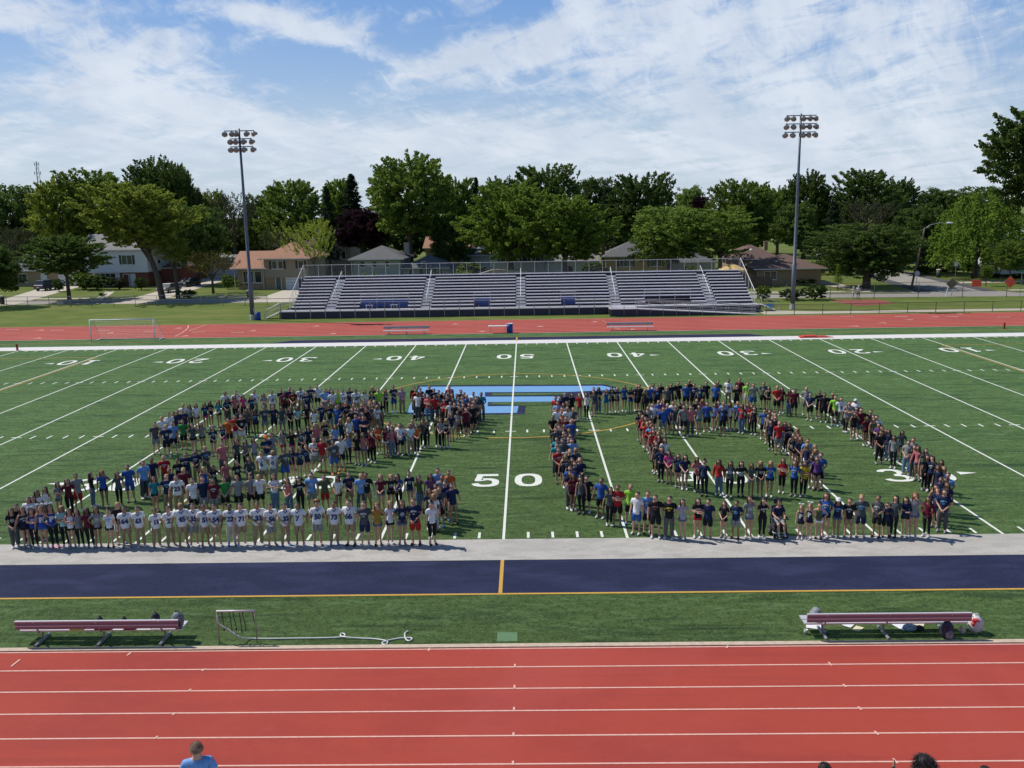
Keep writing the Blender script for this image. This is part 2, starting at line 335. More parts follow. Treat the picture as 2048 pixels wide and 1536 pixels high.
for k, d in ((0, '5'), (-10, '4'), (10, '4'), (-20, '3'), (20, '3'), (-30, '2'), (30, '2'), (-40, '1'), (40, '1')):
    x = k*YD
    glyph(d, x-1.56, x-.33, 6.34, 8.22); glyph('0', x+.33, x+1.56, 6.34, 8.22)
    glyph('0', x-1.56, x-.33, 40.45, 42.6, True); glyph(d, x+.33, x+1.56, 40.45, 42.6, True)
    if k:
        s = 1 if k > 0 else -1
        n_.sheet([(x+s*1.95, 7.75), (x+s*2.8, 7.55), (x+s*1.95, 7.3)][::s], Z3); n_.sheet([(x+s*1.95, 41.5), (x+s*2.8, 41.2), (x+s*1.95, 41.0)][::s], Z3)
st(n_, 'field_numbers', m_line)
# midfield letter: pale blue bars with a navy edge
def pl(mb, pix, z, grow=0.0):
    P = [G(*p) for p in pix]
    mb.sheet([(p.x, p.y) for p in P], z)
lg = MB(); ed = MB()
pl(ed, [(826, 838), (835, 771), (1208, 769), (1236, 775), (1240, 781), (1130, 806), (975, 807), (974, 809), (1052, 811), (1049, 829), (826, 831)], Z2)
pl(lg, [(818, 815), (840, 774), (1205, 772), (1230, 777), (1229, 780), (1133, 784.5), (990, 785), (990, 793.5), (1120, 793.0), (1122, 803.5), (976, 804.5), (975, 813), (1037, 812.5), (1034, 826), (815, 829)], Z3)
pl(ed, [(970, 785), (1133, 784.3), (1141, 788), (1132, 793.2), (970, 793.8)], Z4)
gi = MB(); pl(gi, [(984, 787), (1128, 786.3), (1129, 790.8), (984, 791.5)], Z4+.006); pl(gi, [(982, 805.5), (1125, 804), (1130, 808), (1057, 812), (981, 809)], Z3+.003)
st(ed, 'midfield_letter_edge', m_navy); st(lg, 'midfield_letter', m_lblue); st(gi, 'midfield_letter_infill', m_turf)
l = MB(); l.rect(-.05, .05, 20, 30, Z4+.01); l.rect(5*YD-.05, 5*YD+.05, 20, 30, Z4+.01); l.rect(-5*YD-.05, -5*YD+.05, 20, 30, Z4+.01); st(l, 'yard_lines_over_letter', m_line)
# sprinkler-box patch, worn squares
p = MB(); p.rect(.0, .58, -7.9, -7.36, Z2); st(p, 'valve_patch', mat('worn_green_cover', (.10, .19, .09), .9, var=.2, scale=30))
p = MB(); P = [G(*q) for q in [(1655, 600), (1716, 612), (1793, 607), (1755, 599)]]; p.sheet([(q.x, q.y) for q in P], Z1); st(p, 'red_long_jump_pad', mat('faded_red_rubber', (.24, .06, .045), .9, var=.2, scale=1))
p = MB(); p.add([(27.6, 68.0, Z1), (90, 68.4, Z1), (90, 69.8, Z1), (34, 70.2, Z1), (30, 71.6, Z1), (27.6, 71.6, Z1)], [tuple(range(6))]); st(p, 'field_path', m_conc)
# streets behind, running at a slight angle to the field
SL = -.07
def strip(mb, xa, xb, a, b, z): mb.add([(xa, a+SL*xa, z), (xb, a+SL*xb, z), (xb, b+SL*xb, z), (xa, b+SL*xb if False else b+SL*xa, z)], [(0, 1, 2, 3)])
s = MB(); strip(s, -260, 260, 88.0, 92.6, Z1); st(s, 'street', m_road)
s = MB(); strip(s, -260, 57.0, 95.6, 97.1, Z2); strip(s, 67, 260, 95.6, 97.1, Z2); st(s, 'sidewalk', m_conc)
s = MB()
for xa, xb in ((-260, 55), (68, 260)):
    s.add([(xa, 92.6+SL*xa, 0), (xb, 92.6+SL*xb, 0), (xb, 92.6+SL*xb, .12), (xa, 92.6+SL*xa, .12), (xa, 92.8+SL*xa, .12), (xb, 92.8+SL*xb, .12), (xb, 92.8+SL*xb, 0), (xa, 92.8+SL*xa, 0)], [(0, 1, 2, 3), (3, 2, 5, 4), (4, 5, 6, 7)])
st(s, 'street_kerb', m_conc)
s = MB(); s.add([(52.5, 88.5, Z2), (66.5, 88.0, Z2), (64.5, 92.5, Z2), (68.5, 128, Z2), (82, 190, Z2), (72, 190, Z2), (59.0, 128, Z2), (54.6, 93, Z2)], [tuple(range(8))]); st(s, 'side_street', m_road)
s = MB(); s.add([(54.4, 91, Z3), (56.3, 91, Z3), (60.8, 128, Z3), (58.9, 128, Z3)], [(0, 1, 2, 3)]); s.add([(63.0, 90.5, Z3), (64.9, 90, Z3), (68.6, 128, Z3), (66.7, 128, Z3)], [(0, 1, 2, 3)]); st(s, 'road_shoulder', m_asph)
s = MB()
for quad in [((-75.5, 92), (-71.0, 92), (-77.5, 125), (-84, 125)), ((-56.8, 91.5), (-51.5, 91.5), (-55.5, 140), (-61.0, 140)),
             ((-37.5, 90.5), (-31.6, 90.5), (-33.4, 111.5), (-37.8, 111.5)), ((-62.3, 97.5), (-61.0, 97.5), (-65.8, 112), (-67.3, 112)),
             ((47, 95), (50.0, 93), (46.5, 124), (42.5, 124)), ((66, 103), (84, 104), (84, 107), (67, 106.5))]:
    s.sheet(quad, Z4)
st(s, 'driveways', m_conc)
# ------------------------------------------------------------------ trees
def leaf_mat(name, dark, light, tip=None):
    M = bpy.data.materials.new(name); M.use_nodes = True; N = M.node_tree; N.nodes.clear()
    o = N.nodes.new('ShaderNodeOutputMaterial'); geo = N.nodes.new('ShaderNodeNewGeometry'); tcn = N.nodes.new('ShaderNodeTexCoord')
    oi = N.nodes.new('ShaderNodeObjectInfo')
    nz = N.nodes.new('ShaderNodeTexNoise'); nz.inputs['Scale'].default_value = 3.2; nz.inputs['Detail'].default_value = 3; N.links.new(tcn.outputs['Object'], nz.inputs['Vector'])
    a = N.nodes.new('ShaderNodeMath'); a.operation = 'MULTIPLY_ADD'; N.links.new(geo.outputs['Random Per Island'], a.inputs[0]); a.inputs[1].default_value = .55
    mr = N.nodes.new('ShaderNodeMapRange'); N.links.new(nz.outputs[0], mr.inputs[0]); mr.inputs[1].default_value = .35; mr.inputs[2].default_value = .65; mr.inputs[4].default_value = .45
    N.links.new(mr.outputs[0], a.inputs[2])
    mx = N.nodes.new('ShaderNodeMix'); mx.data_type = 'RGBA'; N.links.new(a.outputs[0], mx.inputs[0]); mx.inputs[6].default_value = (*dark, 1); mx.inputs[7].default_value = (*light, 1)
    hv = N.nodes.new('ShaderNodeHueSaturation'); N.links.new(mx.outputs[2], hv.inputs['Color'])
    m2 = N.nodes.new('ShaderNodeMapRange'); N.links.new(oi.outputs['Random'], m2.inputs[0]); m2.inputs[3].default_value = .82; m2.inputs[4].default_value = 1.18; N.links.new(m2.outputs[0], hv.inputs['Value'])
    d = N.nodes.new('ShaderNodeBsdfDiffuse'); t = N.nodes.new('ShaderNodeBsdfTranslucent'); ms = N.nodes.new('ShaderNodeMixShader'); ms.inputs[0].default_value = .45
    N.links.new(hv.outputs[0], d.inputs[0]); N.links.new(hv.outputs[0], t.inputs[0]); N.links.new(d.outputs[0], ms.inputs[1]); N.links.new(t.outputs[0], ms.inputs[2]); N.links.new(ms.outputs[0], o.inputs[0])
    return M
LM = {'green': leaf_mat('maple_leaves', (.075, .125, .026), (.24, .33, .065)),
      'dark': leaf_mat('dark_leaves', (.050, .088, .025), (.145, .21, .052)),
      'yellow': leaf_mat('yellowing_leaves', (.13, .18, .03), (.38, .44, .08)),
      'light': leaf_mat('locust_leaves', (.09, .15, .028), (.26, .36, .06)),
      'spruce': leaf_mat('spruce_needles', (.018, .036, .018), (.055, .085, .04)),
      'purple': leaf_mat('plum_leaves', (.012, .007, .010), (.055, .026, .034)),
      'olive': leaf_mat('olive_leaves', (.045, .060, .025), (.12, .14, .055)),
      'grey': leaf_mat('grey_twiggy_leaves', (.050, .060, .032), (.13, .14, .08)),
      'lime': leaf_mat('willow_leaves', (.11, .19, .03), (.28, .42, .07)),
      'rust': leaf_mat('rust_tinged_leaves', (.06, .07, .022), (.19, .15, .055))}
m_bark = mat('bark', (.085, .068, .052), .95, var=.35, scale=8)
RNG = np.random.default_rng(11)
def crown_mesh(kind, nc, nl, ls, seed):
    R = np.random.default_rng(seed); C = []; A = []
    if kind == 'spruce':
        for i in range(nc):
            z = R.uniform(0, 1)**.85; r = (1-z)**.75*(.85+.2*math.sin(z*60))+.03; a = R.uniform(0, 2*math.pi); q = R.uniform(.35, 1)
            C.append((r*q*math.cos(a), r*q*math.sin(a), z-.02*q)); A.append((math.cos(a), math.sin(a), -.25, .22*(1.1-z)+.04, .085))
    elif kind == 'willow':
        for i in range(nc):
            a = R.uniform(0, 2*math.pi); q = math.sqrt(R.uniform(0.02, 1)); z = R.uniform(.18, .95*math.sqrt(max(0, 1-q*q*.8)))
            C.append((q*math.cos(a)*.93, q*math.sin(a)*.93, z)); A.append((math.cos(a)*.3, math.sin(a)*.3, -1, .17, .07))
    else:
        lob = [(R.uniform(0, 2*math.pi), R.uniform(.2, .9), R.uniform(.14, .32)) for _ in range(11)]
        low = {'maple': .02, 'locust': .04, 'round': .0, 'shrub': .0, 'bare': .2}[kind]
        for i in range(nc):
            a = R.uniform(0, 2*math.pi); t = R.uniform(-1, 1); ph = math.asin(t)
            q = R.uniform(.12, 1)**.5
            lump = .80+sum(w*math.exp(-((math.remainder(a-la, 2*math.pi))**2/.25+((t+1)/2-lz)**2/.05)) for la, lz, w in lob)
            if kind == 'locust': q = R.uniform(.15, 1)**.55; lump = .80+1.1*(lump-.80)
            rr = q*lump*math.cos(ph)**.6
            z = low+(1-low)*(.5+.5*math.sin(ph)*q*min(1.12, .86+.5*(lump-.8)))
            if kind == 'locust': z = low+(z-low)+R.uniform(-.03, .03)
            if kind == 'maple' and t < -.5: rr *= .9
            C.append((rr*math.cos(a), rr*math.sin(a), z))
            if kind == 'locust': A.append((math.cos(a), math.sin(a), .15, .15, .065))
            elif kind == 'maple': A.append((math.cos(a)*.9+R.uniform(-.4, .4), math.sin(a)*.9+R.uniform(-.4, .4), .35+.5*t+R.uniform(-.3, .3), .12, .075))
            elif kind == 'bare': A.append((math.cos(a)*.6, math.sin(a)*.6, .8, .14, .06))
            else: A.append((math.cos(a), math.sin(a), .4*t, .09, .10))
    C = np.array(C); A = np.array(A); zs = 4.0 if kind == 'spruce' else 2.0; C[:, 2] *= zs; D = A[:, :3]/np.linalg.norm(A[:, :3], axis=1)[:, None]
    idx = np.repeat(np.arange(len(C)), nl); n = len(idx)
    s = R.uniform(-1, 1, n); taper = np.clip(1-.55*(s+1)/2*(A[idx, 3] > A[idx, 4]*1.4), .3, 1)
    off = R.normal(0, 1, (n, 3)); off /= np.linalg.norm(off, axis=1)[:, None]; off *= (R.uniform(0, 1, n)**.4*A[idx, 4]*taper)[:, None]
    P = C[idx]+D[idx]*(s*A[idx, 3])[:, None]+off*np.array([1, 1, .8])
    Nn = R.normal(0, 1, (n, 3))+off/np.maximum(A[idx, 4], .01)[:, None]*1.1+np.array([0, 0, .5]); Nn /= np.linalg.norm(Nn, axis=1)[:, None]
    U = np.cross(Nn, R.normal(0, 1, (n, 3))); U /= np.linalg.norm(U, axis=1)[:, None]; V = np.cross(Nn, U)
    sz = (ls*R.uniform(.55, 1.25, n))[:, None]; U = U*sz; V = V*sz*.62
    co = np.stack([P-U, P-V*.9, P+U, P+V], 1).reshape(-1, 3)
    me = bpy.data.meshes.new('crown'); me.vertices.add(4*n); me.vertices.foreach_set('co', co.ravel()); me.loops.add(4*n); me.loops.foreach_set('vertex_index', np.arange(4*n, dtype=np.int32))
    me.polygons.add(n); me.polygons.foreach_set('loop_start', np.arange(0, 4*n, 4, dtype=np.int32)); me.polygons.foreach_set('loop_total', np.full(n, 4, dtype=np.int32))
    me.materials.append(None); me.update(); me.validate(); return me
CM = {'maple': [crown_mesh('maple', 640, 44, .038, s) for s in (1, 2, 3, 4)], 'round': [crown_mesh('round', 480, 44, .040, s) for s in (5, 6)],
      'locust': [crown_mesh('locust', 430, 48, .032, s) for s in (7, 8, 9)], 'spruce': [crown_mesh('spruce', 420, 34, .042, s) for s in (10, 12)],
      'willow': [crown_mesh('willow', 420, 34, .034, 13)], 'bare': [crown_mesh('bare', 200, 40, .026, s) for s in (14, 15)],
      'shrub': [crown_mesh('round', 110, 42, .10, s) for s in (16, 17)]}
def place_tree(name, u, vt, vb, wid, y, kind, lm, label, cat='tree', group=None, trunk=None, tv=None, lean=0.0, sq=1.0, nl=6, tr=None):
    """u, top and bottom of the crown and its width in the photograph; y its distance; trunk foot on the ground"""
    if cat == 'shrub': y = max(82, min(G(u, vb).y, y+8))
    top = AY(u, vt, y); bot = AY(u, vb, y); k = (y-CAMP.y)/FPX; rad = wid*k/2; z0 = max(bot.z, .05) if cat == 'tree' else .02; h = max(top.z-z0, .6)
    x = bot.x if not lean else (bot.x+top.x)/2
    fx = x+lean; root = empty(name, (fx, y, 0)); tag(root, label, cat, group)
    me = CM[kind][place_tree.i % len(CM[kind])]; place_tree.i += 1
    c = bpy.data.objects.new('crown' if cat == 'tree' else 'foliage', me); COL.objects.link(c); c.parent = root
    c.location = (-lean, 0, z0); c.scale = (rad, rad*sq, h/(4.0 if kind == 'spruce' else 2.0)); c.rotation_euler = (0, 0, RNG.uniform(0, 6.28))
    c.material_slots[0].link = 'OBJECT'; c.material_slots[0].material = LM[lm]
    t = MB(); r0 = tr or max(.10, .030*rad+.012*(z0+h)); zz = z0+h*.35
    if cat == 'tree':
        t.tube([(0, 0, -.05), (-lean*.2, 0, zz*.35), (-lean*.7, 0, zz*.75), (-lean, 0, z0+h*(.9 if kind == 'spruce' else .55))], [r0*1.25, r0, r0*.8, r0*.25], 8)
        if kind != 'spruce':
            for i in range(nl):
                a = i*2.4+u; zb = max(z0*.75, zz*.55)+.06*i*h*.5; q = rad*RNG.uniform(.45, .8); zt = z0+h*RNG.uniform(.35, .8)
                t.tube([(-lean*.6, 0, zb), (-lean+q*.45*math.cos(a), q*.45*math.sin(a), (zb+zt)/2), (-lean+q*math.cos(a), q*math.sin(a), zt)], [r0*.5, r0*.33, r0*.1], 6)
    else:
        for i in range(4): t.tube([(0, 0, 0), (rad*.3*math.cos(i*1.6), rad*.3*math.sin(i*1.6), (z0+h)*.6)], [.05, .02], 5)
    t.build('trunk' if cat == 'tree' else 'stem', m_bark, root, smooth=True)
    return root
place_tree.i = 0
T = place_tree; GT = 'trees behind the houses'
def kindname(kind): return {'spruce': 'spruce_tree', 'locust': 'locust_tree', 'willow': 'willow_tree', 'bare': 'sparse_tree'}.get(kind, 'broadleaf_tree')
for row in [
 # u, top, bottom, width, y, kind, leaves, label
 (30, 358, 500, 125, 150, 'round', 'dark', 'dark green rounded tree at the far left end of the treeline'),
 (28, 448, 520, 110, 132, 'bare', 'grey', 'dull grey green tree low behind the tan house at far left'),
 (128, 345, 500, 120, 135, 'maple', 'yellow', 'yellow green maple standing left of the taller green maple at left'),
 (212, 334, 500, 150, 137, 'maple', 'green', 'broad olive green maple behind the white two storey house'),
 (318, 304, 480, 118, 142, 'maple', 'dark', 'tall dark spiky topped tree rising above the leaning yellow green tree'),
 (366, 318, 480, 74, 139, 'maple', 'dark', 'slim dark tree just right of the tall spiky topped one'),
 (395, 400, 545, 120, 124, 'round', 'dark', 'dense near black tree between the white house and the tan garage'),
 (385, 366, 470, 70, 165, 'round', 'olive', 'dull olive tree peeping over the dense near black tree'),
 (432, 374, 480, 60, 168, 'maple', 'yellow', 'small yellow crowned tree left of the left floodlight pole'),
 (470, 376, 500, 100, 160, 'bare', 'grey', 'thin twiggy grey tree behind the left floodlight pole'),
 (520, 380, 500, 60, 172, 'round', 'dark', 'dark tree just right of the left floodlight pole'),
 (585, 354, 505, 135, 150, 'maple', 'green', 'deep green maple behind the orange roofed house'),
 (660, 372, 520, 56, 145, 'spruce', 'spruce', 'dark spruce left of the purple leaved tree'),
 (680, 350, 470, 80, 165, 'maple', 'light', 'pale green maple between the two dark spruces'),
 (708, 348, 480, 84, 160, 'spruce', 'spruce', 'dark spruce rising above the purple leaved tree'),
 (725, 410, 505, 112, 146, 'round', 'purple', 'dark purple leaved plum tree above the grey roof'),
 (820, 296, 490, 182, 137, 'maple', 'green', 'largest bright green maple, tallest crown over the left half of the bleachers'),
 (918, 345, 480, 80, 150, 'maple', 'green', 'mid green tree at the right shoulder of the largest maple'),
 (955, 355, 500, 50, 152, 'spruce', 'spruce', 'narrow dark spruce between the largest maple and the pale twin trees'),
 (900, 430, 535, 90, 140, 'round', 'dark', 'dark low tree in front of the brown house behind the bleachers'),
 (1008, 347, 470, 90, 152, 'maple', 'dark', 'dark maple peeping over the left pale twin tree behind the bleachers'),
 (1092, 320, 480, 130, 154, 'maple', 'dark', 'tall dark maple above the two pale twin trees behind the bleachers'),
 (1022, 350, 534, 190, 116, 'maple', 'light', 'pale green rounded tree left of its twin behind the middle of the bleachers'),
 (1130, 382, 538, 178, 109, 'maple', 'light', 'pale green rounded tree right of its twin behind the bleachers'),
 (1192, 345, 480, 105, 165, 'round', 'dark', 'dark flat topped tree left of the tall dark conifer like tree'),
 (1282, 336, 505, 128, 140, 'maple', 'dark', 'tall dark shaggy tree above the yellow brick house'),
 (1215, 375, 500, 80, 145, 'spruce', 'spruce', 'bluish dark spruce between the pale twin trees and the shaggy tree'),
 (1378, 367, 470, 66, 200, 'round', 'green', 'small rounded green tree far off in the gap of the skyline'),
 (1402, 388, 450, 44, 180, 'round', 'purple', 'small purple tree in the gap of the skyline'),
 (1488, 350, 510, 140, 150, 'maple', 'green', 'open crowned green maple left of the right floodlight pole'),
 (1338, 402, 532, 160, 112, 'round', 'green', 'rounded green tree over the right half of the bleachers, left of the pair'),
 (1440, 402, 532, 160, 110, 'locust', 'green', 'flat layered green locust over the right end of the bleachers, right of the pair'),
 (1608, 334, 480, 95, 170, 'maple', 'dark', 'dark maple directly behind the right floodlight pole'),
 (1555, 365, 480, 80, 175, 'maple', 'green', 'green tree just left of the right floodlight pole'),
 (1665, 375, 470, 80, 172, 'bare', 'olive', 'olive tree just right of the right floodlight pole'),
 (1725, 333, 480, 120, 162, 'maple', 'dark', 'high rounded green tree on the skyline right of the right floodlight pole'),
 (1790, 350, 470, 80, 168, 'maple', 'dark', 'green tree on the skyline right of the high rounded one'),
 (1660, 402, 560, 84, 124, 'spruce', 'spruce', 'tall dark spruce beside the brown roofed house'),
 (1735, 392, 490, 120, 140, 'bare', 'grey', 'sparse grey green tree above the big dark spreading tree'),
 (1835, 402, 545, 120, 122, 'round', 'dark', 'dense dark rounded tree between the spreading tree and the willow'),
 (1948, 378, 556, 190, 112, 'willow', 'lime', 'bright lime green drooping willow at the right'),
 (1880, 372, 460, 110, 190, 'round', 'dark', 'low dark tree on the skyline above the willow'),
 (1960, 366, 450, 100, 195, 'round', 'dark', 'low dark tree on the skyline between the willow and the right edge oak'),
 (2040, 420, 550, 90, 130, 'round', 'green', 'green tree low at the right edge below the giant oak'),
 (560, 452, 520, 90, 128, 'bare', 'olive', 'olive bush like tree behind the orange roof'),
 (1590, 400, 500, 90, 140, 'round', 'dark', 'dark tree behind the brown roof at the foot of the right floodlight pole'),
]:
    u, vt, vb, w, y, kind, lm, label = row
    T(kindname(kind), u, vt, vb, w, y, kind, lm, label, 'tree', GT)
# nearer street trees, placed by their feet
T('street_tree', 134, 463, 556, 150, 98.5, 'maple', 'dark', 'small round headed dark street tree on the grass strip by the tan house', 'tree', 'street trees', tr=.26)
T('street_tree', 277, 360, 512, 188, 98.0, 'maple', 'yellow', 'wide yellow green tree leaning over the white house from the kerb', 'tree', 'street trees', lean=2.4, tr=.42, nl=9)
T('street_tree', 345, 470, 530, 70, 98.6, 'locust', 'yellow', 'small lower spray of yellow green leaves beside the leaning trunk at left', 'tree', 'street trees', lean=.2, tr=.28)
T('yard_tree', 425, 498, 566, 105, 106, 'bare', 'rust', 'low rust tinged crab tree in front of the tan garage', 'tree', tr=.2)
T('yard_tree', 630, 428, 545, 108, 104, 'bare', 'yellow', 'multi stemmed yellow green tree in front of the orange roofed house', 'tree', tr=.13, nl=9)
T('street_tree', -12, 485, 596, 110, 89.5, 'round', 'dark', 'dark tree cut by the left edge, shading the lawn', 'tree', 'street trees')
T('oak_tree', 2085, 188, 440, 228, 104, 'maple', 'dark', 'giant dark oak cut by the right edge, tallest tree in the picture', 'tree')
T('spreading_tree', 1733, 432, 566, 190, 97.5, 'locust', 'dark', 'big dark spreading tree beside the two people at the fence', 'tree', tr=.55, nl=9)
T('spreading_tree', 1735, 455, 562, 170, 99.0, 'round', 'dark', 'dark inner tree half hidden inside the big spreading tree', 'tree', tr=.3)
T('young_tree', 2020, 478, 548, 66, 102, 'maple', 'green', 'young upright green tree on the lawn below the giant oak', 'tree', tr=.1)
T('young_tree', 1973, 528, 556, 26, 98, 'round', 'green', 'tiny round headed sapling by the sidewalk at right', 'tree', tr=.06)
T('young_tree', 1676, 528, 566, 22, 94, 'spruce', 'light', 'tiny pointed green tree left of the big spreading tree', 'tree', tr=.06)
# shrubs
SHR = [(118, 555, 580, 24, 106, 'dark', 'clipped dark bush beside the parked dark suv'), (165, 540, 576, 50, 110, 'light', 'loose light green bush left of the white house'), (195, 548, 580, 60, 109, 'dark', 'dark bush under the picture window of the white house'),
       (240, 552, 578, 30, 108, 'grey', 'greyish bush left of the white house front door'), (283, 552, 580, 28, 107, 'dark', 'dark bush right of the white house front door'), (376, 578, 597, 40, 99, 'dark', 'low oval bush on the lawn right of the leaning street tree'),
       (205, 585, 594, 14, 99.5, 'dark', 'tiny bush on the white house lawn'), (497, 553, 577, 62, 108.5, 'green', 'wide clipped hedge bush under the windows of the orange roofed house'), (456, 545, 578, 26, 107, 'light', 'light green bush left of the clipped hedge bush'),
       (540, 500, 530, 80, 120, 'dark', 'dark shrubs behind the orange roof'), (925, 540, 556, 50, 108, 'light', 'light green bush seen through the rail behind the bleachers, left'), (940, 520, 552, 60, 116, 'green', 'green bush by the grey house behind the bleachers'),
       (1190, 520, 555, 60, 112, 'dark', 'dark bush beside the yellow brick house'), (1385, 527, 555, 40, 110, 'green', 'green bush right of the yellow brick house'), (1440, 530, 556, 40, 108, 'green', 'green bush left of the yellow parasol'),
       (1522, 545, 562, 18, 101, 'lime', 'pale round bush at the left corner of the brown roofed house'), (1560, 556, 568, 50, 102, 'dark', 'dark low bushes under the window of the brown roofed house'), (1610, 556, 570, 50, 101, 'dark', 'dark low bush at the right corner of the brown roofed house'),
       (1525, 568, 602, 32, 86, 'green', 'loose green shrub beside the right stair of the bleachers'), (1582, 576, 600, 50, 84, 'olive', 'olive shrub clump at the foot of the right floodlight pole'), (1630, 566, 600, 50, 85, 'dark', 'dense shrub clump right of the right floodlight pole'),
       (1850, 530, 548, 60, 118, 'light', 'light garden bushes left of the willow trunk'), (1880, 530, 545, 70, 121, 'rust', 'brownish garden bush beyond the street lamp'), (1945, 520, 542, 46, 114, 'lime', 'pale bush right of the willow trunk'),
       (1990, 505, 540, 80, 121, 'dark', 'tall dark hedge behind the young tree at right'), (2020, 545, 555, 90, 108, 'dark', 'low clipped hedge under the young tree at right'), (735, 545, 556, 60, 104, 'light', 'light bush seen through the rail below the grey roof')]
for (u, vt, vb, w, y, lm, label) in SHR:
    T('shrub', u, vt, vb, w, y, 'shrub', lm, label, 'shrub', 'garden shrubs')
# far woodland beyond the houses: one mass
fw = crown_mesh('round', 240, 30, .075, 33)
co = np.empty(len(fw.vertices)*3); fw.vertices.foreach_get('co', co); co = co.reshape(-1, 3)
allc = []
for i in range(46):
    x = -190+i*8.6+RNG.uniform(-3, 3); y = RNG.uniform(178, 215); h = RNG.uniform(10.0, 12.5); r = RNG.uniform(6, 8.5)
    allc.append(co*np.array([r, r, h/2])+np.array([x, y, .2]))
P = np.concatenate(allc); n = len(P)//4
me = bpy.data.meshes.new('far_woodland'); me.vertices.add(4*n); me.vertices.foreach_set('co', P.ravel()); me.loops.add(4*n); me.loops.foreach_set('vertex_index', np.arange(4*n, dtype=np.int32))
me.polygons.add(n); me.polygons.foreach_set('loop_start', np.arange(0, 4*n, 4, dtype=np.int32)); me.polygons.foreach_set('loop_total', np.full(n, 4, dtype=np.int32)); me.materials.append(LM['dark']); me.update()
o = bpy.data.objects.new('far_woodland', me); COL.objects.link(o); tag(o, 'continuous dark woodland far behind the houses', 'woodland', kind='stuff')
# ------------------------------------------------------------------ houses
def brick(name, a, b, sc=1.0):
    if name in MATS: return MATS[name]
    M = mat(name, a, .9); N = M.node_tree; bt = N.nodes.new('ShaderNodeTexBrick'); tcn = N.nodes.new('ShaderNodeTexCoord'); mp = N.nodes.new('ShaderNodeMapping')
    mp.inputs['Rotation'].default_value = (math.pi/2, 0, 0); N.links.new(tcn.outputs['Object'], mp.inputs[0]); N.links.new(mp.outputs[0], bt.inputs[0])
    bt.inputs['Color1'].default_value = (*a, 1); bt.inputs['Color2'].default_value = (*b, 1); bt.inputs['Mortar'].default_value = (*[.5*(x+y)*.9+.04 for x, y in zip(a, b)], 1)
    bt.inputs['Scale'].default_value = 3.2*sc; bt.inputs['Mortar Size'].default_value = .012; N.links.new(bt.outputs[0], N.nodes['Principled BSDF'].inputs['Base Color']); return M
m_glass = mat('window_glass', (.025, .035, .04), .12, spec=.9)
m_trim = mat('white_trim', (.62, .63, .62), .6)
m_sash = mat('brown_shutter', (.06, .035, .03), .7)
m_dark = mat('black_shutter', (.03, .032, .035), .7)
def siding(name, c): return mat(name, c, .7, var=.06, scale=1, stretch=(.2, .2, 18), detail=1)
def roof_m(name, c): return multi(mat(name, c, .95, var=.18, scale=6, stretch=(1, 1, 3)), [(.7, (1, 1, 1), tuple(x*.8 for x in c), .45, .7, .6)])
def window(root, x, z, w, h, y=0.0, panes=1, shut=None, frame=m_trim):
    t = .07
    f = MB(); f.box(x-w/2-t, x+w/2+t, y-.06, y+.02, z-t, z); f.box(x-w/2-t, x+w/2+t, y-.06, y+.02, z+h, z+h+t); f.box(x-w/2-t, x-w/2, y-.06, y+.02, z, z+h); f.box(x+w/2, x+w/2+t, y-.06, y+.02, z, z+h)
    for i in range(1, panes): f.box(x-w/2+i*w/panes-.04, x-w/2+i*w/panes+.04, y-.05, y+.02, z, z+h)
    fo = f.build('window', frame, root)
    p = MB(); p.box(x-w/2, x+w/2, y-.02, y+.01, z, z+h); p.build('pane', m_glass, fo)
    s = MB(); s.box(x-w/2-.12, x+w/2+.12, y-.12, y+.02, z-t-.08, z-t-.003); s.build('sill', frame, fo)
    if shut:
        for sg in (-1, 1):
            q = MB(); cx = x+sg*(w/2+t+.2); q.box(cx-.19, cx+.19, y-.05, y+.01, z-.04, z+h+.04); q.build('shutter', shut, root)
def door(root, x, w, h, m, y=0.0, name='door', z=0.05, panels=0):
    d = MB(); d.box(x-w/2, x+w/2, y-.05, y+.02, z, z+h); do = d.build(name, m, root)
    f = MB(); f.box(x-w/2-.1, x-w/2, y-.09, y+.02, z, z+h+.1); f.box(x+w/2, x+w/2+.1, y-.09, y+.02, z, z+h+.1); f.box(x-w/2, x+w/2, y-.09, y+.02, z+h, z+h+.1); f.build('frame', m_trim, do)
    if name == 'garage_door':
        g_ = MB()
        for i in range(1, 4): g_.box(x-w/2+.02, x+w/2-.02, y-.056, y-.05, z+i*h/4-.015, z+i*h/4+.015)
        if panels:
            for i in range(panels): cx = x-w/2+(i+.5)*w/panels; g_.add([(cx-.22, y-.06, z+h*.86), (cx+.0, y-.06, z+h*.93), (cx+.22, y-.06, z+h*.86), (cx, y-.06, z+h*.89)], [(0, 1, 2, 3)])
        g_.build('groove', m_dark, do)
    else:
        g_ = MB(); g_.box(x+w*.36, x+w*.42, y-.1, y-.05, z+.95, z+1.03); g_.build('handle', m_dark, do)
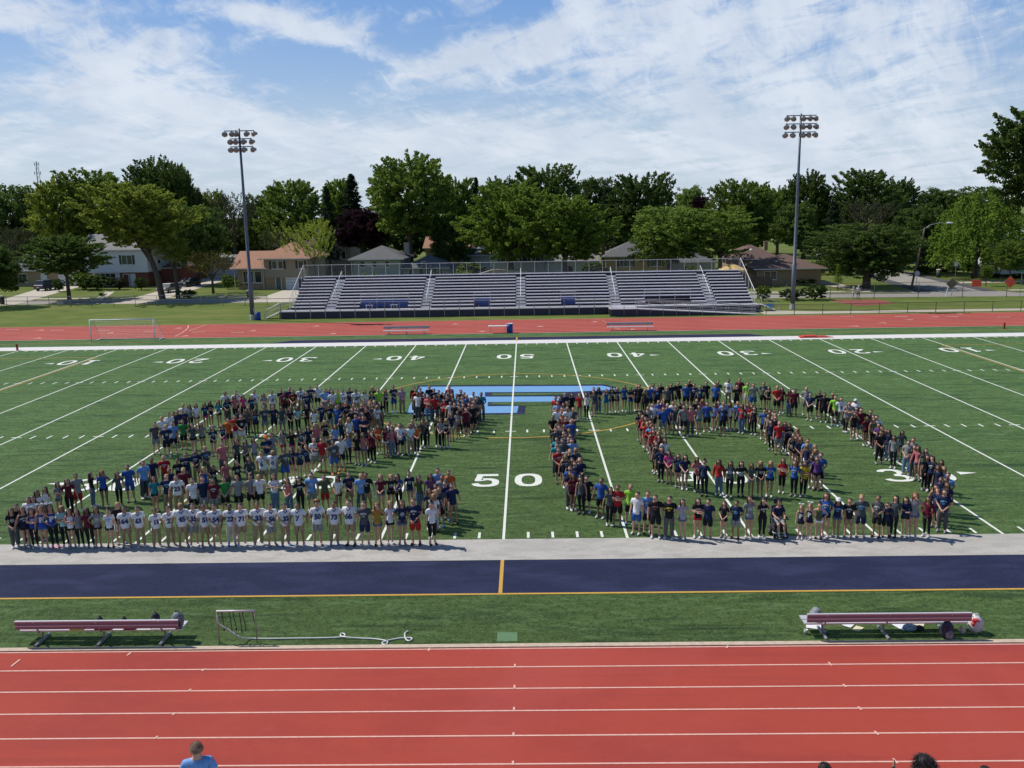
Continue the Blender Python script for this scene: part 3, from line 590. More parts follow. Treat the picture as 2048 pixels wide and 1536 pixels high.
def hip(mb, x0, x1, y0, y1, ze, zr, ov=.5, ridge=None, gable=False):
    x0 -= ov; x1 += ov; y0 -= ov; y1 += ov; w = x1-x0; d = y1-y0; th = .18
    if gable: a, b = (x0, (y0+y1)/2), (x1, (y0+y1)/2)
    elif gable is None: a, b = ((x0+x1)/2, y0), ((x0+x1)/2, y1)
    elif w > d: a, b = (x0+d/2, (y0+y1)/2), (x1-d/2, (y0+y1)/2)
    else: a, b = ((x0+x1)/2, y0+w/2), ((x0+x1)/2, y1-w/2)
    if w > d or gable:
        V = [(x0, y0, ze), (x1, y0, ze), (x1, y1, ze), (x0, y1, ze), (a[0], a[1], zr), (b[0], b[1], zr)]
        F = [(0, 1, 5, 4), (1, 2, 5), (2, 3, 4, 5), (3, 0, 4)]
    else:
        V = [(x0, y0, ze), (x1, y0, ze), (x1, y1, ze), (x0, y1, ze), (a[0], a[1], zr), (b[0], b[1], zr)]
        F = [(0, 1, 4), (1, 2, 5, 4), (2, 3, 5), (3, 0, 4, 5)]
    n = len(V); B = [(x0, y0, ze-th), (x1, y0, ze-th), (x1, y1, ze-th), (x0, y1, ze-th)]
    mb.add(V+B, F+[(n, n+1, 1, 0), (n+1, n+2, 2, 1), (n+2, n+3, 3, 2), (n+3, n, 0, 3), (n+3, n+2, n+1, n)])
def chimney(rf, x, y, z0, z1, m, s=.4):
    c = MB(); c.box(x-s, x+s, y-s, y+s, z0, z1); c.box(x-s-.06, x+s+.06, y-s-.06, y+s+.06, z1, z1+.12); return c.build('chimney', m, rf)
m_tanb = brick('tan_brick', (.34, .25, .15), (.28, .20, .12)); m_redb = brick('red_brick', (.22, .075, .05), (.16, .055, .04)); m_yelb = brick('yellow_brick', (.50, .35, .16), (.44, .30, .13))
m_beige = siding('beige_siding', (.30, .25, .19)); m_whs = siding('white_siding', (.60, .62, .64)); m_grn = siding('grey_green_siding', (.27, .32, .31)); m_gry = siding('grey_siding', (.38, .40, .41))
m_rgry = roof_m('grey_shingles', (.125, .125, .13)); m_rora = roof_m('orange_brown_shingles', (.36, .19, .12)); m_rbrn = roof_m('brown_shingles', (.135, .085, .07)); m_rlg = roof_m('light_grey_shingles', (.22, .21, .20))
m_gdoor = mat('white_garage_door', (.62, .62, .64), .6, var=.04, scale=2); m_reddoor = mat('dark_red_door', (.10, .02, .02), .5); m_found = mat('foundation_concrete', (.3, .29, .27), .9)
def house(label, x, y, rz=-.07): return tag(empty('house', (x, y, 0), rz), label, 'house', 'houses along the street')
def walls(root, x0, x1, y0, y1, z0, z1, m, name='wall'):
    b = MB(); b.box(x0, x1, y0, y1, z0, z1); return b.build(name, m, root)
# 1 tan house, far left
h = house('low tan brick house with grey roof and white garage door at far left', -92, 127)
walls(h, -3, 17.5, 0, 9, 0, 2.75, m_tanb); r = MB(); hip(r, -3, 17.5, 0, 9, 2.85, 5.6, .6); rf = r.build('roof', m_rlg, h)
door(h, 12.4, 5.2, 2.2, m_gdoor, name='garage_door', panels=6); door(h, 7.0, .95, 2.1, m_trim); window(h, 3.0, .8, 1.6, 1.4, 0.0, 2)
walls(h, -14, -3.3, 3, 11, 0, 3.0, m_tanb, 'wing'); r = MB(); hip(r, -14, -3.3, 3, 11, 3.1, 6.4, .5); r.build('wing_roof', m_rlg, h)
# 2 white two storey house
h = house('white two storey house with red brick side wall and dark red door', -76.5, 122)
walls(h, .6, 12.2, .5, 10, 0, 2.5, m_redb, 'brick_wall'); walls(h, .2, 12.6, 0, 10.3, 2.5, 6.4, m_whs, 'upper_wall')
r = MB(); hip(r, .2, 12.6, 0, 10.3, 6.4, 9.0, .45, gable=True); rf = r.build('roof', m_rlg, h)
gb = MB(); gb.prism([(0, 6.38), (10.3, 6.38), (5.15, 8.8)], 'x', 12.2, 12.58); gb.build('gable_wall', m_whs, h)
fp = MB(); fp.box(2.2, 7.2, .42, .5, .25, 2.5); fp.build('front_panel', m_whs, h)
window(h, 4.6, .75, 3.6, 1.55, .42, 4); window(h, 3.6, 3.9, 1.5, 1.5, 0, 1, m_dark); window(h, 9.0, 3.9, 1.8, 1.5, 0, 2, m_dark)
door(h, 8.3, .9, 2.1, m_reddoor, .5); door(h, 9.5, .8, 2.1, m_trim, .5, name='storm_door')
w2 = MB(); w2.box(12.6, 12.68, 3.5, 4.6, 3.7, 5.2); wo = w2.build('side_window', m_trim, h); w3 = MB(); w3.box(12.66, 12.70, 3.6, 4.5, 3.8, 5.1); w3.build('pane', m_glass, wo)
walls(h, 12.22, 16.0, 5, 13, 0, 2.9, m_redb, 'rear_wing'); r = MB(); hip(r, 12.9, 16.0, 5, 13, 3.0, 4.2, .3); r.build('rear_roof', m_rbrn, h)
# 3 garage behind
h = house('small white garage half hidden by the rust tinged crab tree', -60.5, 140)
walls(h, 0, 7.5, 0, 7, 0, 2.8, m_gry); r = MB(); hip(r, 0, 7.5, 0, 7, 2.85, 4.3, .4, gable=True); r.build('roof', m_rlg, h); door(h, 3.6, 5.0, 2.2, m_gdoor, name='garage_door'); walls(h, -2.2, -.3, .5, .6, 0, 1.9, mat('orange_board', (.40, .17, .05), .8), 'gate')
# 4 split level with orange brown roof
h = house('split level tan house with orange brown roof and white garage door', -46.3, 112)
walls(h, .6, 5.6, .4, 9, 0, 3.35, m_tanb, 'low_wall'); r = MB(); hip(r, -.1, 5.6, .2, 9.5, 3.45, 6.0, .4, gable=True); rr = r.build('low_roof', m_rora, h)
walls(h, 5.2, 12.4, 0, 9.5, 1.9, 4.9, m_beige, 'upper_wall'); walls(h, 5.3, 12.3, .15, 9.4, 0, 1.9, m_tanb, 'lower_wall')
r = MB(); hip(r, 5.2, 12.4, 0, 9.5, 5.0, 7.4, .75); rf = r.build('roof', m_rora, h); chimney(rf, 9.1, 5.5, 6.6, 8.6, m_tanb, .38)
for xx, ww in ((2.6, 1.15), (4.0, 1.05), (1.65, .4)): window(h, xx if xx > 2 else 1.75, 1.15, ww, 1.75, .4, 1)

window(h, 6.95, 3.35, .75, 1.15, 0, 1, None); window(h, 7.95, 3.35, .75, 1.15, 0, 1, None)
for cx in (6.3, 8.6): q = MB(); q.box(cx-.2, cx+.2, -.04, .0, 3.3, 4.55); q.build('shutter', m_sash, h)
window(h, 11.3, 3.35, .8, 1.15, 0, 1, m_sash)
door(h, 10.4, 3.4, 2.1, m_gdoor, .15, 'garage_door', z=.02); door(h, 7.4, .8, 2.0, mat('grey_green_door', (.10, .12, .10), .6), .15)
# 5 house far behind the orange roof
h = house('brown roofed house glimpsed high behind the orange roofed one', -52, 158)
walls(h, 0, 9, 0, 8, 0, 5.2, m_tanb); r = MB(); hip(r, 0, 9, 0, 8, 5.3, 8.0, .5, gable=True); r.build('roof', m_rbrn, h); window(h, 3.5, 3.3, .8, 1.1); window(h, 6.8, 3.3, .8, 1.1)
h = house('tall beige house end glimpsed right of the brown roof', -41.5, 150)
walls(h, 0, 7, 0, 8, 0, 7.0, m_beige); r = MB(); hip(r, 0, 7, 0, 8, 7.1, 8.8, .4, gable=True); r.build('roof', m_rlg, h); window(h, 4.4, 2.8, .7, 1.5); window(h, 5.6, 2.8, .7, 1.5)
# 6 grey green house with dark grey hip roof
h = house('grey green house with dark grey hip roof behind the left half of the bleachers', -30.3, 128)
walls(h, .4, 9.0, 0, 9, 0, 3.7, m_grn, 'upper_wall'); r = MB(); hip(r, .4, 9.0, 0, 9, 3.8, 6.0, .8); rf = r.build('roof', m_rgry, h); chimney(rf, 8.9, 6.5, 4.4, 6.3, brick('pale_chimney_brick', (.36, .33, .28), (.30, .27, .23)), .45)
for xx in (2.1, 4.3, 6.6): window(h, xx, 2.35, .75, 1.05)
for xx in (3.2, 5.45): q = MB(); q.box(xx-.5, xx+.5, -.04, 0, 2.2, 3.5); q.build('shutter', m_gry, h)
walls(h, 9.02, 17.6, 1.2, 9.2, 0, 2.0, m_grn, 'low_wall'); r = MB(); hip(r, 9.3, 17.2, .9, 9.4, 2.1, 4.2, .5); r.build('low_roof', m_rgry, h); window(h, 14.2, .6, 4.2, 1.3, 1.2, 5); window(h, 10.6, .9, .8, .9, 1.2, 1)
# 7 brown house behind
h = house('orange roofed brown house seen under the largest maple', -20.5, 160)
walls(h, 0, 13, 0, 8, 0, 4.2, m_tanb); r = MB(); hip(r, 0, 13, 0, 8, 4.3, 6.6, .5, gable=True); r.build('roof', m_rora, h); window(h, 3, 2.2, 1.2, 1.1); window(h, 9, 2.2, 1.2, 1.1)
h = house('dark bungalow with a white trimmed roof right of the largest maple', -12.5, 142)
walls(h, 0, 7.5, 0, 8, 0, 3.4, m_gry); r = MB(); hip(r, 0, 7.5, 0, 8, 3.5, 5.2, .5); r.build('roof', m_rgry, h); b_ = MB(); b_.box(.4, 6, 1.5, 3, 4.5, 4.75); b_.build('skylight', m_trim, h); window(h, 3, 1.3, 1.2, 1.1)
# 8 pale house behind the middle
h = house('pale grey house with shuttered upper windows behind the left pale twin tree', -5.2, 124)
walls(h, 0, 9.4, 0, 9, 0, 4.6, m_gry); r = MB(); hip(r, 0, 9.4, 0, 9, 4.7, 7.2, .5); r.build('roof', m_rlg, h)
for xx in (2.2, 6.0, 8.3): window(h, xx, 3.1, .9, 1.1, 0, 1, m_dark)
walls(h, 9.42, 18.5, 1, 9, 0, 3.0, m_whs, 'garage_wall'); r = MB(); hip(r, 9.9, 18.5, 1, 9, 3.1, 5.0, .4, gable=True); r.build('garage_roof', m_rlg, h); window(h, 13.4, .9, 1.7, 1.3, 1.0, 2)
cp = MB(); cp.prism([(-4.5, 1.4), (0, 2.7), (5.2, 2.5), (8.0, 1.4)], 'y', -5.4, -3.6)
o = cp.build('tent_canopy', mat('tan_canvas', (.30, .26, .20), .9, var=.12, scale=1.5)); o.location = (-4.2, 116, 0); tag(o, 'low tan canvas shelter behind the rail of the bleachers', 'canopy')
# 9 yellow brick house
h = house('yellow brick house with grey hip roof and black shutters', 14.2, 120)
walls(h, .3, 11.2, 0, 9, 0, 3.9, m_yelb); r = MB(); hip(r, .3, 11.2, 0, 9, 4.0, 6.5, .7); rf = r.build('roof', m_rgry, h); window(h, 3.6, 2.3, 2.0, 1.3, 0, 3, m_dark); window(h, 8.6, 2.3, 1.9, 1.3, 0, 3, m_dark)
ch = MB(); ch.box(-.45, .15, 2, 2.8, 0, 7.3); ch.build('chimney', m_redb, h)
walls(h, 11.22, 18.6, 1.2, 9, 0, 2.7, m_whs, 'low_wall'); r = MB(); hip(r, 11.9, 18.6, 1.2, 9, 2.8, 4.6, .4); r.build('low_roof', m_rgry, h); window(h, 14.6, .7, 2.6, 1.3, 1.2, 4)
# 10 brown roofed bungalow beside the pole
h = house('tan brick bungalow with brown hip roof beside the right floodlight pole', 35.2, 105)
walls(h, 1.0, 10.4, 0, 9, 0, 2.5, m_tanb); r = MB(); hip(r, 1.0, 10.4, 0, 9, 2.6, 4.5, .8); rf = r.build('roof', m_rbrn, h); window(h, 2.9, .95, 1.7, 1.15, 0, 2)
walls(h, -1.4, 6.0, 10, 20, 0, 3.4, m_tanb, 'rear_wall'); r = MB(); hip(r, -1.4, 6.0, 10, 20, 3.5, 5.6, .7); rr = r.build('rear_roof', m_rbrn, h); sk = MB(); sk.ball((2.0, 12.2, 4.75), (.35, .35, .25)); sk.build('vent', m_trim, rr); chimney(rr, 4.8, 14.5, 4.6, 6.0, m_tanb, .3)
# right hand houses
h = house('white house with pale green roof cut by the right edge', 76.5, 112)
walls(h, 0, 10, 0, 9, 0, 4.8, m_whs); r = MB(); hip(r, 0, 10, 0, 9, 4.9, 7.6, .5); r.build('roof', mat('pale_green_roof', (.25, .32, .29), .8), h); window(h, 3, 1, 1.4, 1.3); window(h, 3, 3.3, 1.4, 1.1)
h = house('low pale house half hidden behind the willow', 66, 150)
walls(h, 0, 16, 0, 9, 0, 3, m_whs); r = MB(); hip(r, 0, 16, 0, 9, 3.1, 5.4, .5); r.build('roof', m_rlg, h); window(h, 4, 1, 1.8, 1.2); window(h, 10, 1, 1.8, 1.2)
# white gutters along every eave
for o_ in [x for x in bpy.data.objects if x.parent and x.type == 'MESH' and 'roof' in x.name and x.parent.get('category') == 'house']:
    xs = [v.co.x for v in o_.data.vertices]; y0 = min(v.co.y for v in o_.data.vertices); z0 = min(v.co.z for v in o_.data.vertices)
    g_ = MB(); g_.box(min(xs), max(xs), y0-.10, y0-.003, z0+.02, z0+.15); g_.tube([(min(xs)+.3, y0-.05, z0+.03), (min(xs)+.65, y0+.38, z0-.3), (min(xs)+.65, y0+.38, .1)], .045, 5); g_.build('gutter', m_trim, o_)
# distant office block and radio mast
o = MB(); o.box(0, 14, 0, 20, 0, 27); o.box(14.01, 26, 0, 18, 0, 24.5); o = o.build('office_block', mat('hazy_grey_facade', (.30, .34, .38), .9, var=.1, scale=.3)); o.location = (242, 900, 0); tag(o, 'tiny hazy office block on the skyline between the trees', 'building')
r = empty('radio_mast', (-231.5, 400, 0)); tag(r, 'distant grey lattice radio mast above the far left treeline', 'mast')
m_mast = mat('galvanised_grey', (.34, .37, .40), .6, metal=.3)
t = MB(); wb = 1.3
cor = [(wb*math.cos(a), wb*math.sin(a)) for a in (0.3, 2.4, 4.5)]
for i in range(3): t.tube([(cor[i][0], cor[i][1], 0), (cor[i][0]*.5, cor[i][1]*.5, 36)], .11, 5)
for k in range(18):
    z = k*2; f = 1-.5*z/36; f2 = 1-.5*(z+2)/36
    for i in range(3):
        j = (i+1) % 3; t.tube([(cor[i][0]*f, cor[i][1]*f, z), (cor[j][0]*f2, cor[j][1]*f2, z+2)], .06, 4)
t.build('lattice', m_mast, r)
for z, s in ((37.2, 1.0), (33, 1.4), (28, .9), (24.5, 1.3)):
    a = MB(); a.tube([(-s, 0, z), (s, 0, z)], .09, 5); a.tube([(-s, 0, z-.8), (-s, 0, z+.8)], .16, 6); a.tube([(s, 0, z-.8), (s, 0, z+.8)], .16, 6); a.build('antenna', m_mast, r)
a = MB(); a.tube([(0, 0, 36), (0, 0, 38.4)], .25, 6); a.build('antenna', m_mast, r)
# parasol in the garden
r = empty('garden_parasol', (32.0, 104, 0)); tag(r, 'yellow garden parasol behind the right end of the bleachers', 'parasol')
p = MB(); n = 8; R_ = 2.4; vs = [(0, 0, 3.5)]+[(R_*math.cos(i*2*math.pi/n), R_*math.sin(i*2*math.pi/n), 2.55) for i in range(n)]+[(R_*math.cos(i*2*math.pi/n), R_*math.sin(i*2*math.pi/n), 2.25) for i in range(n)]
p.add(vs, [(0, 1+i, 1+(i+1) % n) for i in range(n)]+[(1+i, 1+n+i, 1+n+(i+1) % n, 1+(i+1) % n) for i in range(n)]); p.build('canopy', mat('yellow_canvas', (.62, .42, .15), .8), r)
p = MB(); p.tube([(0, 0, 0), (0, 0, 3.6)], .04, 6); p.build('pole', m_trim, r)
# garden fence
f = MB()
for i in range(44): f.box(i*.28, i*.28+.25, 0, .03, 0, 1.75)
f.box(0, 12.3, .031, .08, 1.3, 1.4); f.box(0, 12.3, .031, .08, .4, .5)
o = f.build('board_fence', mat('brown_boards', (.085, .065, .05), .9, var=.2, scale=3)); o.location = (24.8, 101, 0); o.rotation_euler[2] = -.07; tag(o, 'brown board fence left of the brown roofed bungalow', 'fence')
# ------------------------------------------------------------------ cars
m_tyre = mat('tyre_rubber', (.02, .02, .02), .9); m_rim = mat('alloy', (.45, .45, .47), .35, metal=.8); m_lamp = mat('lamp_glass', (.7, .7, .68), .2)
def car(label, x, y, rz, paint, suv=False):
    r = empty('parked_car', (x, y, 0), rz); tag(r, label, 'car', 'cars parked in the driveways')
    H = 1.75 if suv else 1.42; hb = 1.0 if suv else .88
    prof = [(-2.3, .35), (2.3, .35), (2.32, hb-.2), (2.2, hb), (-2.2, hb+.02), (-2.3, hb-.15)]
    b = MB(); b.prism(prof, 'y', -.9, .9); b.build('body', paint, r, bevel=.08)
    g0 = [(-2.0 if suv else -1.7, hb), (1.25, hb), (.55, H-.05), (-1.75 if suv else -1.1, H-.05)]
    g_ = MB(); V = []
    for s, w in ((-1, .84), (1, .84)):
        for (px, pz_) in g0: V.append((px, s*(w if pz_ == hb else w-.16), pz_))
    g_.add(V, [(3, 2, 1, 0), (4, 5, 6, 7), (0, 1, 5, 4), (1, 2, 6, 5), (2, 3, 7, 6), (3, 0, 4, 7)]); g_.build('cabin_glass', m_glass, r)
    t = MB(); t.box(g0[3][0], g0[2][0], -.68, .68, H-.05, H); t.build('roof', paint, r, bevel=.03)
    for sx in (-1.4, 1.4):
        for sy in (-1, 1):
            w = MB(); w.lathe([(.33, -.11), (.33, .11)], (sx, sy*.84, .33), 16, 'y'); wo = w.build('wheel', m_tyre, r)
            q = MB(); q.lathe([(.19, -.12), (.19, .12)], (sx, sy*.84, .33), 10, 'y'); q.build('rim', m_rim, wo)
    for sy in (-1, 1):
        q = MB(); q.box(2.27, 2.34, sy*.62-.18, sy*.62+.18, .58, .74); q.build('headlight', m_lamp, r)
        q = MB(); q.box(-2.33, -2.27, sy*.68-.14, sy*.68+.14, .65, .85); q.build('tail_light', mat('red_lens', (.35, .02, .02), .3), r)
    q = MB(); q.box(-2.36, -2.30, -.28, .28, .55, .68); q.build('number_plate', m_trim, r)
m_cblue = mat('dark_blue_paint', (.02, .03, .07), .25, spec=.8); m_csil = mat('grey_silver_paint', (.25, .26, .27), .3, metal=.4); m_cblk = mat('near_black_paint', (.02, .02, .03), .25, spec=.8)
car('dark blue suv parked before the white garage door at far left', -79.6, 117.5, 1.35, m_cblue, True)
car('silver grey car parked by the red brick wall of the white house', -55.9, 109.5, -1.75, m_csil)
car('near black car parked behind the silver grey one', -57.0, 121.0, -1.8, m_cblk)
car('silver car half hidden by the shrubs right of the brown roofed bungalow', 45.6, 111.0, -1.5, m_csil)
car('dark car parked farther along the driveway behind the spreading tree', 51.5, 133.0, 1.5, m_cblue)
# ------------------------------------------------------------------ chain link fences
m_post = mat('galvanised_post', (.30, .31, .31), .5, metal=.5); m_postd = mat('dark_post', (.06, .065, .06), .6)
def mesh_mat(name, c, f):
    M = bpy.data.materials.new(name); M.use_nodes = True; N = M.node_tree; b = N.nodes['Principled BSDF']; b.inputs['Base Color'].default_value = (*c, 1); b.inputs['Roughness'].default_value = .6
    b.inputs['Alpha'].default_value = f; return M
m_wire = mesh_mat('chain_link_wire', (.22, .23, .23), .10); m_wired = mesh_mat('dark_chain_link_wire', (.05, .055, .05), .14)
def chain_fence(label, p0, p1, n, h, mp, mw, rad=.035):
    r = empty('chain_link_fence', (p0[0], p0[1], 0)); tag(r, label, 'fence'); d = Vector((p1[0]-p0[0], p1[1]-p0[1], 0))
    pr = MB(); pr.tube([(0, 0, .02), (0, 0, h)], rad, 6); me = pr.mesh('post', [mp], True)
    for i in range(n+1):
        o = bpy.data.objects.new('post', me); COL.objects.link(o); o.parent = r; o.location = d*(i/n)
    t = MB(); t.tube([Vector((0, 0, h)), d+Vector((0, 0, h))], rad*.8, 6); t.build('top_rail', mp, r)
    w = MB(); w.add([(0, 0, .05), (d.x, d.y, .05), (d.x, d.y, h-.03), (0, 0, h-.03)], [(0, 1, 2, 3)]); w.build('wire_mesh', mw, r)
chain_fence('long chain link fence along the street left of the bleachers', (-100, 90.2), (-33.5, 86.2), 22, 1.5, m_post, m_wire)
chain_fence('chain link fence behind the long jump pad at right', (34, 82.2), (95, 82.0), 11, 2.1, m_postd, m_wired)
chain_fence('low chain link fence along the far right edge of the track', (27.5, 67.3), (90, 67.9), 20, 1.15, m_postd, m_wired)
chain_fence('short chain link fence closing the left end of the bleachers', (-30.2, 69.6), (-27.6, 74.5), 3, 1.4, m_post, m_wire)
# ------------------------------------------------------------------ street furniture at right
r = empty('street_lamp', (55.0, 94.5, 0)); tag(r, 'leaning wooden lamp pole with curved arm at the road junction', 'street lamp')
t = MB(); t.tube([(0, 0, 0), (1.3, 0, 8.6)], [.16, .10], 10); t.build('pole', mat('weathered_wood', (.13, .11, .09), .95, var=.2, scale=4), r, True)
t = MB(); t.tube([(1.25, 0, 8.3), (2.0, 0, 8.9), (3.2, -.1, 9.2), (4.3, -.2, 9.2)], .05, 6); t.build('arm', m_post, r, True)
t = MB(); t.ball((4.6, -.2, 9.15), (.55, .2, .14)); t.build('lamp_head', m_trim, r, True)
def sign(name, label, u, v, w, h, hs, m, shape='rect', y=None, text=None, cat='sign'):
    g0 = G(u, v); r = empty(name, (g0.x, g0.y, 0)); tag(r, label, cat)
    p = MB(); p.tube([(0, .03, 0), (0, .03, hs)], .03, 6); p.build('post', m_post, r)
    b = MB(); z = hs
    if shape == 'rect': b.box(-w/2, w/2, -.03, 0, z-h/2, z+h/2)
    else: b.prism([(0, z-h/2), (w/2, z), (0, z+h/2), (-w/2, z)] if shape == 'diamond' else [(w/2*math.cos(a), z+h/2*math.sin(a)) for a in [math.pi/8+i*math.pi/4 for i in range(8)]], 'y', -.03, 0)
    b.build('panel', m, r); return r
m_org = mat('orange_sign_sheeting', (.85, .09, .035), .6); m_org.node_tree.nodes['Principled BSDF'].inputs['Emission Strength'].default_value = 0
sign('work_sign', 'orange square work sign with a white strip at the road corner', 1952, 581, 1.3, .9, 1.0, m_org); 
sign('work_sign', 'orange diamond work sign, farther right than the square one', 2019, 583, 1.6, 1.6, 1.25, m_org, 'diamond')
r = empty('work_sign', G(1902, 592)); tag(r, 'brown backed diamond sign on white folding legs in the street', 'sign')
b = MB(); b.prism([(-.75, 1.6), (0, .85), (.75, 1.6), (0, 2.35)], 'y', -.03, 0); b.build('panel', mat('brown_sign_back', (.20, .15, .11), .8), r)
for s in (-1, 1): b = MB(); b.tube([(s*.35-.1, 0, 1.2), (s*.35-.5, -.3, 0)], .05, 6); b.build('leg', m_trim, r)
sign('stop_sign', 'grey backed road sign beside the leaning lamp pole', 1832, 580, .75, .75, 2.3, m_gry, 'oct')
sign('parking_sign', 'small pale road sign on a thin post left of the willow trunk', 1910, 562, .5, .6, 2.6, m_trim)
sign('street_name_sign', 'green street name sign on a thin post at the right edge', 2040, 592, .9, .25, 3.2, mat('green_sign', (.02, .16, .08), .5))
def bin_(label, u, v, m, s=1.0):
    p = G(u, v); r = empty('waste_bin', (p.x, p.y, 0)); tag(r, label, 'bin')
    b = MB(); b.lathe([(.24*s, 0), (.30*s, .9*s)], n=12); b.build('drum', m, r, True); b = MB(); b.lathe([(.32*s, .9*s), (.30*s, 1.0*s), (.1, 1.06*s)], n=12); b.build('lid', mat('cream_lid', (.5, .46, .36), .8), r, True)
m_bing = mat('dark_green_bin', (.03, .06, .045), .6)
bin_('dark wheeled bin with pale lid at the driveway right of the road', 1877, 555, m_bing, 1.3); bin_('dark bin with pale lid on the kerb at the far left edge', 5, 609, m_dark, 1.2); bin_('tan bin beside the front door of the orange roofed house', 534, 575, m_beige, 1.2); bin_('small dark bin with pale lid at the foot of the lawn left of the driveway', 497, 594, m_bing)
# white garden ornaments far right
w = MB(); w.ball((0, 0, .7), (.35, .3, .7), 10, 8); w.ball((0, 0, 1.6), (.2, .2, .22), 8, 6); o = w.build('garden_statue', m_trim, smooth=True); o.location = AY(1862, 545, 122); o.location.z = 0; tag(o, 'small white statue among the garden bushes beyond the lamp pole', 'statue')
w = MB(); w.prism([(0, 0), (3.6, 0), (3.6, .9), (.3, 1.5)], 'y', 0, 1.5); o = w.build('white_boat_cover', m_trim); p = AY(1890, 545, 124); o.location = (p.x, 124, .3); tag(o, 'white covered trailer load beside the garden statue', 'cover')
# ------------------------------------------------------------------ far bleachers
m_alu = mat('brushed_aluminium', (.62, .61, .63), .42, metal=.35, var=.06, scale=2, stretch=(.3, 8, 8))
m_seat = mat('anodised_seat', (.80, .78, .82), .5, metal=.1, var=.08, scale=1.2, stretch=(.4, 6, 6)); m_alud = mat('dark_aluminium', (.22, .20, .22), .6, metal=.3)  # the second, darker aluminium covers the whole footboards
m_bnavy = mat('navy_steel', (.018, .022, .05), .55); m_rail = mat('rail_aluminium', (.50, .50, .50), .45, metal=.4); m_ppost = mat('rust_tinged_post', (.34, .28, .265), .6)
m_blue = mat('bright_blue_board', (.012, .06, .30), .5)
B = empty('bleachers', (0, 71, 0)); tag(B, 'long aluminium bleachers with navy front wall across the far side of the track', 'bleachers')
BY = 71.0; X0, X1 = -26.6, 27.3; AIS = [-22.0, -10.8, .3, 11.4, 22.5]; ZD = .87
def rowyz(k): return 1.35+k*.72, 1.22+k*.302     # local y and seat z
b = MB(); b.box(-27.6, 27.6, -.5, 1.3, ZD-.08, ZD); b.build('deck', m_alu, B)
# front wall panels
b = MB()
for i in range(22):
    x = -27.4+i*1.72
    b.box(x+.045, x+1.675, -.50, -.46, .04, ZD-.09)
b.box(10.3, 27.6, -.50, -.46, .04, ZD-.09); b.build('front_wall', m_bnavy, B)
b = MB(); b.box(-27.6, -27.55, -.4, 8.4, .04, ZD-.09); b.box(27.55, 27.6, -.4, 8.4, .04, ZD-.09); b.box(-27.5, 27.5, 8.5, 8.55, .04, 4.0); b.build('back_skirt', m_bnavy, B)
po = MB(); po.box(-.035, .035, -.57, -.505, .02, 1.85); pm = po.mesh('rail_post', [m_ppost])
for i in range(23):
    o = bpy.data.objects.new('rail_post', pm); COL.objects.link(o); o.parent = B; o.location = (-27.4+i*1.72, 0, 0)
t = MB(); t.tube([(-27.4, -.54, 1.85), (10.2, -.54, 1.85)], .03, 6); t.tube([(-27.4, -.54, ZD+.08), (10.2, -.54, ZD+.08)], .022, 6); t.build('front_rail', m_rail, B)
w = MB(); w.add([(-27.4, -.53, ZD), (10.2, -.53, ZD), (10.2, -.53, 1.83), (-27.4, -.53, 1.83)], [(0, 1, 2, 3)]); w.build('rail_mesh', m_wire, B)
# seats in sections between the aisles, cut out at the wheelchair bays
segs = []; e = [X0]+[v for a in AIS for v in (a-.62, a+.62)]+[X1]
for i in range(0, 12, 2): segs.append((e[i], e[i+1]))
BAYS = [(-18.6, -12.9), (-5.2, -3.3), (5.0, 6.7), (14.8, 20.2)]
se = MB(); ri = MB(); fb = MB(); gp = MB()
for k in range(11):
    y, z = rowyz(k)
    for (a, c) in ([(X0, X1)] if k == 10 else segs):
        parts = [(a, c)]
        if k < 2:
            parts = []; cur = a
            for (p, q) in BAYS:
                if p > a and q < c: parts.append((cur, p)); cur = q
            parts.append((cur, c))
        for (p, q) in parts:
            s_ = MB(); s_.box(p, q, y-.15, y+.15, z-.105, z); s_.build('seat', m_seat, B)
            ri.box(p+.04, q-.04, y+.16, y+.19, z-.42, z-.10); fb.box(p, q, y-.56, y-.2, z-.47, z-.43)
            n = max(1, int((q-p)/2.0))
            for i in range(n+1):
                bx = p+.3+(q-p-.6)*i/n; 
    for a in AIS:
        if k < 10: tr_ = MB(); tr_.prism([(y-.5, z-.34), (y-.02, z-.34), (y-.02, z-.19), (y+.28, z-.19), (y+.28, z-.15), (y-.05, z-.15), (y-.05, z-.30), (y-.5, z-.30)], 'x', a-.58, a+.58); tr_.build('aisle_step', m_alu, B)
ri.build('riser_boards', m_bnavy, B); fb.build('footboards', m_alud, B); 
fr = MB()
for i in range(28):
    x = X0+i*(X1-X0)/27; fr.box(x-.05, x+.05, 1.4, 8.4, .05, .13); fr.box(x-.05, x+.05, 8.2, 8.35, .1, 4.0); fr.add([(x-.05, 1.3, .75), (x+.05, 1.3, .75), (x+.05, 8.4, 3.75), (x-.05, 8.4, 3.75), (x-.05, 1.3, .60), (x+.05, 1.3, .60), (x+.05, 8.4, 3.6), (x-.05, 8.4, 3.6)], [(0, 1, 2, 3), (7, 6, 5, 4), (0, 3, 7, 4), (1, 5, 6, 2)])
fr.build('under_frame', m_bnavy, B)
for (p, q) in BAYS[:3]:
    s_ = MB(); s_.box(p+.05, q-.05, 2.30, 2.36, ZD+.03, 1.75); s_.build('bay_screen', m_blue, B)
for (p, q) in BAYS:
    t = MB(); n = max(1, round((q-p)/1.8)); y, z = rowyz(2)
    for i in range(n+1): x = p+(q-p)*i/n; t.tube([(x, y-.5, ZD), (x, y-.5, z+.62)], .028, 6)
    t.tube([(p, y-.5, z+.62), (q, y-.5, z+.62)], .028, 6); t.tube([(p, y-.5, z+.30), (q, y-.5, z+.30)], .022, 6); t.build('bay_rail', m_rail, B)
